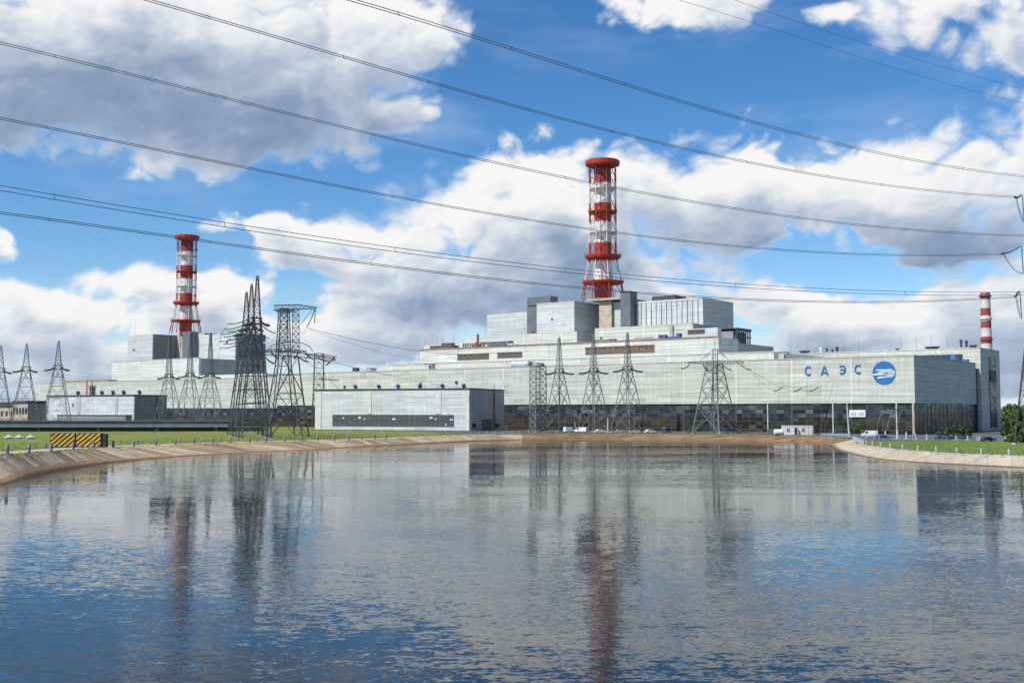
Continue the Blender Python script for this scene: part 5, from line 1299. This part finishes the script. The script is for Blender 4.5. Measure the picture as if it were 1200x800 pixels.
def carobj(px, Y, rz, paint, label, van=False, gz=G):
    p = at_y(px, 500, Y); r = empty('parked_car' if not van else 'parked_van', (p.x, Y, gz), rz, label, 'car' if not van else 'van', 'vehicles parked before the hall')
    L, Wd = (4.4, 1.75) if not van else (5.4, 1.95)
    if van: prof = [(-2.7, .35), (2.6, .35), (2.7, .8), (2.55, 1.1), (1.75, 1.3), (1.15, 2.1), (-2.6, 2.2), (-2.7, 2.0)]
    else: prof = [(-2.2, .32), (2.15, .32), (2.2, .6), (2.1, .78), (1.15, .92), (.45, 1.42), (-1.0, 1.45), (-1.75, 1.0), (-2.15, .95)]
    mb = MB(); mb.prism(prof, -Wd / 2, Wd / 2); b = mb.build('body', paint, r); bv = b.modifiers.new('bevel', 'BEVEL'); bv.width = .1; bv.segments = 2
    mb = MB()
    if van:
        for sd in (-1, 1): mb.prism([(.35, 1.3), (1.55, 1.3), (1.1, 1.95), (.35, 1.95)], sd * Wd / 2 - .01, sd * Wd / 2 + .012)
        mb._add([(1.74, -.8, 1.36), (1.74, .8, 1.36), (1.22, .75, 2.04), (1.22, -.75, 2.04)], [(0, 1, 2, 3)])
    else:
        for sd in (-1, 1): mb.prism([(-1.5, 1.0), (.95, 1.0), (.42, 1.35), (-.95, 1.37)], sd * Wd / 2 - .01, sd * Wd / 2 + .012)
        mb._add([(1.14, -.72, .97), (1.14, .72, .97), (.50, .65, 1.42), (.50, -.65, 1.42)], [(0, 1, 2, 3)])
    mb.build('window', M['window'], r)
    for wx_ in (-1.4, 1.35):
        for sd in (-1, 1):
            mb = MB(); mb.tube([(wx_, sd * (Wd / 2 - .2), .32), (wx_, sd * (Wd / 2 + .02), .32)], .32, 14); o = mb.build('wheel', M['tyre'], r); mb = MB(); mb.tube([(wx_, sd * (Wd / 2 + .015), .32), (wx_, sd * (Wd / 2 + .03), .32)], .19, 10); mb.build('rim', M['zinc'], o)
    for sd in (-1, 1): mb = MB(); f = prof[2][0]; mb.box(f - .12, f + .02, sd * .6 - .17, sd * .6 + .17, .62, .78); mb.build('headlight', M['signwhite'], r)
    return r
cw, csil, cdk, cbl = (plain(n_, c_, .3, m_, .05) for n_, c_, m_ in (('white_car_paint', (.75, .75, .75), 0), ('silver_car_paint', (.45, .47, .49), .5), ('dark_car_paint', (.03, .035, .05), .1), ('blue_car_paint', (.02, .05, .14), .1)))
for px, Y, rz, mt, lab, vn in ((668, 452, .5, cw, 'white van parked below the first galvanised mast, nearer the fat column', True), (681, 449, 2.6, cw, 'white van parked beside the tan pole', True), (703.5, 446, .2, cw, 'white car parked just past the tan pole', False),
                               (727, 444, .1, csil, 'silver car parked under the mast nearest the wide armed pylon', False), (744, 441, 3.0, csil, 'silver car between the last mast and the hall glazing', False), (762, 440, .2, cw, 'white car alone before the dark glazing, short of the wide armed pylon', False),
                               (781, 436, 1.0, cbl, 'dark blue car parked left of the wide armed pylon foot', True), (811, 430, .2, cdk, 'dark car parked at the near foot of the wide armed pylon', False), (857, 428, .3, cbl, 'dark blue van parked just past the wide armed pylon', True), (870, 426, .4, cdk, 'dark car beside the dark blue van', False),
                               (1018.5, 372, 2.9, cw, 'white van parked by the fence between the cabin and the hall corner', True), (1034, 345, .3, cdk, 'dark car parked at the lawn edge near the fence posts', False), (1158, 318, .2, cdk, 'dark car parked by the end tower', False)):
    carobj(px, Y, rz, mt, lab, vn)
def fence(pts, label, cat, post, rail, h, step, pr=.07, panel=False, name='fence'):
    o0 = Vector(pts[0]); r = empty(name, o0, 0, label, cat); mb2 = MB(); 
    for a, b in zip(pts[:-1], pts[1:]):
        a, b = Vector(a) - o0, Vector(b) - o0; n = max(1, int((b - a).length / step))
        for i in range(n + 1): q = a.lerp(b, i / n); mb = MB(); mb.bar(q + Vector((0, 0, -.3)), q + Vector((0, 0, h)), pr * 2, 6); mb.build('post', post, r)
        for z in ((.5, .8, 1.0) if not panel else (.25, .95)): mb2.bar(a + Vector((0, 0, h * z)), b + Vector((0, 0, h * z)), pr * 1.1)
        if panel:
            m_ = int((b - a).length / .35)
            for i in range(m_): q = a.lerp(b, i / m_); mb2.bar(q + Vector((0, 0, h * .15)), q + Vector((0, 0, h * .98)), .06)
    mb2.build('rail', rail, r); return r
def gp(px, Y, z=G): p = at_y(px, 500, Y); return (p.x, Y, z)
fence([gp(595, 422), gp(680, 424), gp(760, 422), gp(830, 416), gp(900, 404)], 'long pale railing along the top of the earth bank', 'railing', M['post_l'], M['steel_l'], 1.15, 4.5, .07, name='railing')
fence([gp(962, 372), gp(1000, 352), gp(1030, 340)], 'blue picket fence between the cabin and the lawn', 'fence', M['post_l'], M['fence_blue'], 1.5, 6, .09, True)
fence([gp(1030, 339.5), gp(1110, 330), gp(1215, 322)], 'long blue picket fence behind the lawn before the hall corner', 'fence', M['post_l'], M['fence_blue'], 1.5, 7, .09, True)
fence([tuple(crest_at(Rs, .7, 990)), tuple(crest_at(Rs, .7, 999)), tuple(crest_at(Rs, .7, 1012))], 'short blue grey railing at the rounded tip of the clean concrete bank', 'railing', M['post_l'], M['fence_blue'], 1.3, 2.5, .09, name='railing')
fence([gp(552, 424), gp(600, 421)], 'short grey railing before the workshop end wall', 'railing', M['post_l'], M['steel_l'], 1.2, 3, .08, name='railing')
fence([gp(372, 452), gp(460, 448), gp(548, 440)], 'low thin railing along the foot of the workshop', 'railing', M['post_l'], M['steel'], 1.0, 4, .06, name='railing')
# white low panels of stacked concrete at the cabin
for i, (px, w) in enumerate(((971, 4.2), (980, 3.2), (989.5, 4.0))):
    p = at_y(px, 500, 384); r = empty('concrete_block', (p.x, 384, G), .05, 'white low concrete block behind the blue fence, %s' % ('nearest the cabin', 'middle one', 'nearest the white pole')[i], 'block', 'white blocks behind the blue fence')
    mb = MB(); mb.box(-w / 2, w / 2, -.4, .4, -.1, 1.0); mb.prism([(-w / 2 - .2, -.1), (w / 2 + .2, -.1), (w / 2, .35), (-w / 2, .35)], -.6, .6); mb.build('body', M['post_l'], r)
def pole(px, py0, py1, Y, r_, mat, label, name='pole', lean=0.0, head=False):
    p = at_y(px, py0, Y); b = Vector((p.x, Y, G)); h = p.z - G; o = empty(name, b, 0, label, 'pole')
    mb = MB(); mb.bar((0, 0, -.3), (lean, 0, h), r_ * 2, 10, r_ * 1.3); mb.build('shaft', mat, o); mb = MB(); mb.box(-r_ * 1.8, r_ * 1.8, -r_ * 1.8, r_ * 1.8, -.2, .25); mb.build('base', M['post_l'], o)
    if head: mb = MB(); mb.bar((lean, 0, h), (lean - 1.6, 0, h + .25), .14); mb.box(lean - 2.2, lean - 1.3, -.2, .2, h + .15, h + .35); mb.build('lamp_head', M['dark'], o)
pole(994.5, 472.5, 511, 376, .32, M['post_l'], 'tall white leaning pole before the dark glazing beside the white window', lean=-.6)
pole(712.5, 489.5, 508, 448, .55, M['tan'], 'thick tan post beside the white vans')
pole(676.5, 494, 508, 450, .22, M['graycop'], 'short grey leaning post beside the white van', lean=-1.2)
for i, (px, yt, Y, r_) in enumerate(((1026.3, 504.5, 352, .42), (1037.6, 504.8, 349, .38), (1051.5, 504.5, 346, .42), (1062, 506, 344, .35), (1073, 508, 341, .25), (1086, 508, 339, .25), (1105.5, 510.5, 336, .3), (1120, 510.5, 334, .3), (1134, 510.5, 332, .3), (1148, 510.5, 330, .3), (1163, 511, 328, .3), (1178, 511, 326, .3))):
    lab = ['pale thick fence pillar nearest the white van', 'pale fence pillar just past the dark car', 'pale thick pillar with a lamp pipe, third along the fence', 'pale pillar, fourth along the fence from the white van', 'thin pillar before the hall corner, fifth along the fence', 'thin pillar at the shaded end wall, sixth along the fence', 'pale pillar at the near end of the bush', 'pale pillar in front of the bush middle', 'pale pillar at the far end of the bush', 'pale pillar before the end wall corner', 'pale pillar before the end tower', 'pale pillar before the green tree'][i]
    pole(px, yt, 515, Y, r_, M['post_l'], lab, 'fence_pillar')
pole(947, 495, 511, 391, .1, M['rust'], 'thin rusty post before the cabin door side'); pole(942, 497, 511, 390.2, .1, M['rust'], 'thin rusty post before the second cabin window'); pole(967, 496, 510, 388, .22, M['dark'], 'dark upright pipe beside the cabin')
pp = at_y(1190, 500, 560); FR = Frame(Vector((at_y(1171, 500, 520).x, 520, 0)), R(30))
rb = fempty('yard_building', 'distant cream building behind the green tree', 'building', FR)
x1, zz = FR.front(1230, 479.5); mb = MB(); mb.box(4, 90, 0, 20, 0, zz); mb.build('wall', M['brick'], rb); mb = MB(); mb.box(3.6, 90.4, -.4, 20.4, zz, zz + .5); mb.build('roof', M['graycop'], rb)
mb = MB(); mb.box(1, 12, -12, -3, 0, zz * .55); mb.build('annex', M['graywall'], rb)
for i in range(7): mb = MB(); q = 6 + i * 5; mb.lathe([(.7, zz + .5), (.7, zz + 1.6), (1.1, zz + 1.7), (.3, zz + 2.4)], 10, (q, 3)); mb.build('ventilator', M['blue'], rb)
for i in range(6): q = 14 + i * 8; mb = MB(); mb.box(q, q + 4, -.1, .1, zz * .55, zz * .8); mb.build('window', M['window'], rb)

# ------------------------------------------------------------------ trees
def plant(name, loc, h, spread, nclump, nleaf, label, cat, mat, trunk=True, group=None, ls=.30, base=.02):
    r = empty(name, loc, random.uniform(0, 6), label, cat, group); rng = random.Random(sum(map(ord, label)))
    limbs = MB()
    if trunk:
        pts = [Vector((0, 0, -.3))]
        for i in range(1, 7): pts.append(Vector((rng.uniform(-.12, .12) * i * .5, rng.uniform(-.12, .12) * i * .5, h * .9 * i / 6)))
        limbs.tube(pts, [h * .016 * (1 - i / 7.5) + .02 for i in range(7)], 8)
    mb = MB()
    for c in range(nclump):
        u = rng.random(); z = h * (base + (1 - base) * u); prof = (math.sin(math.pi * min(1, .12 + .88 * (1 - u) ** .8)) ** .7) if trunk else math.sqrt(max(.05, 1 - u * u))
        rad = spread * (prof * .85 + .12) * math.sqrt(rng.uniform(.15, 1)); an = rng.uniform(0, 6.283); cx, cy = rad * math.cos(an), rad * math.sin(an); cr = spread * rng.uniform(.16, .34)
        limbs.bar((0, 0, z * .72), (cx, cy, z), .07 if trunk else .05, 4, .03)
        for _ in range(nleaf):
            d = Vector((rng.gauss(0, 1), rng.gauss(0, 1), rng.gauss(0, .75))); d = d.normalized() * cr * rng.random() ** .45; p = Vector((cx, cy, z)) + d
            n_ = Vector((rng.gauss(0, 1), rng.gauss(0, 1), rng.gauss(.6, 1))).normalized(); a = n_.orthogonal().normalized() * ls * rng.uniform(.6, 1.2); b = n_.cross(a).normalized() * ls * rng.uniform(.4, .8)
            mb._add([p - a, p - b * .7, p + a, p + b], [(0, 1, 2, 3)])
    limbs.build('trunk' if trunk else 'stems', M['bark'], r, fix=False); mb.build('crown', mat, r, fix=False); return r
p = at_y(1188, 513, 312); plant('tree', (p.x, 312, G), at_y(1187, 475, 312).z - G, 3.0, 90, 80, 'dense green tree beside the end tower, behind the leaning pylon leg', 'tree', M['leaf'])
p = at_y(1200, 513, 306); plant('tree', (p.x, 306, G), at_y(1200, 481, 306).z - G, 3.6, 80, 80, 'lower bushy tree at the photo edge beside the dense green tree', 'tree', M['leaf'])
p = at_y(1179, 513, 318); plant('tree', (p.x, 318, G), at_y(1176, 496, 318).z - G, 1.5, 26, 50, 'short young tree at the foot of the end tower', 'tree', M['leaf_d'])
for i, (px, yt, w) in enumerate(((1111, 501.5, 1.9), (1122, 499.5, 2.4), (1133, 503.5, 1.9), (1101, 506.5, 1.4))):
    p = at_y(px, 513, 338 - i); plant('bush', (p.x, 338 - i, G), at_y(px, yt, 338).z - G, w, 26, 50, ['round dark bush before the shaded end wall, second of four', 'tallest dark bush before the shaded end wall', 'dark bush closest to the end tower', 'lowest dark bush nearest the hall corner'][i], 'bush', M['leaf_d'], False, 'bushes before the end wall', .26, .05)
p = at_y(1003, 511, 392); plant('bush', (p.x, 392, G), 4.2, 3.2, 26, 50, 'dark bush below the white window in the hall glazing', 'bush', M['leaf_d'], False, None, .26, .05)
# far woods along the horizon
mb = MB(); rng = random.Random(4)
for i in range(5200):
    an = rng.uniform(-1.15, 1.15); d = rng.uniform(1500, 1900); h = rng.uniform(7, 17); x, y = d * math.sin(an), d * math.cos(an); w = rng.uniform(2.5, 5)
    for k in range(3):
        z = G + h * (.25 + .3 * k); q = w * (1.1 - .28 * k); a_ = rng.uniform(0, 3)
        c, s_ = math.cos(a_) * q, math.sin(a_) * q
        mb._add([(x + c, y + s_, z - h * .2), (x - s_, y + c, z - h * .2), (x - c, y - s_, z - h * .2), (x + s_, y - c, z - h * .2), (x + rng.uniform(-1, 1), y + rng.uniform(-1, 1), z + h * .3)], [(0, 1, 4), (1, 2, 4), (2, 3, 4), (3, 0, 4)])
mb.build('far_woods', M['leaf_d'], None, 'dark far woods along the horizon', 'woods', kind='stuff', fix=False)
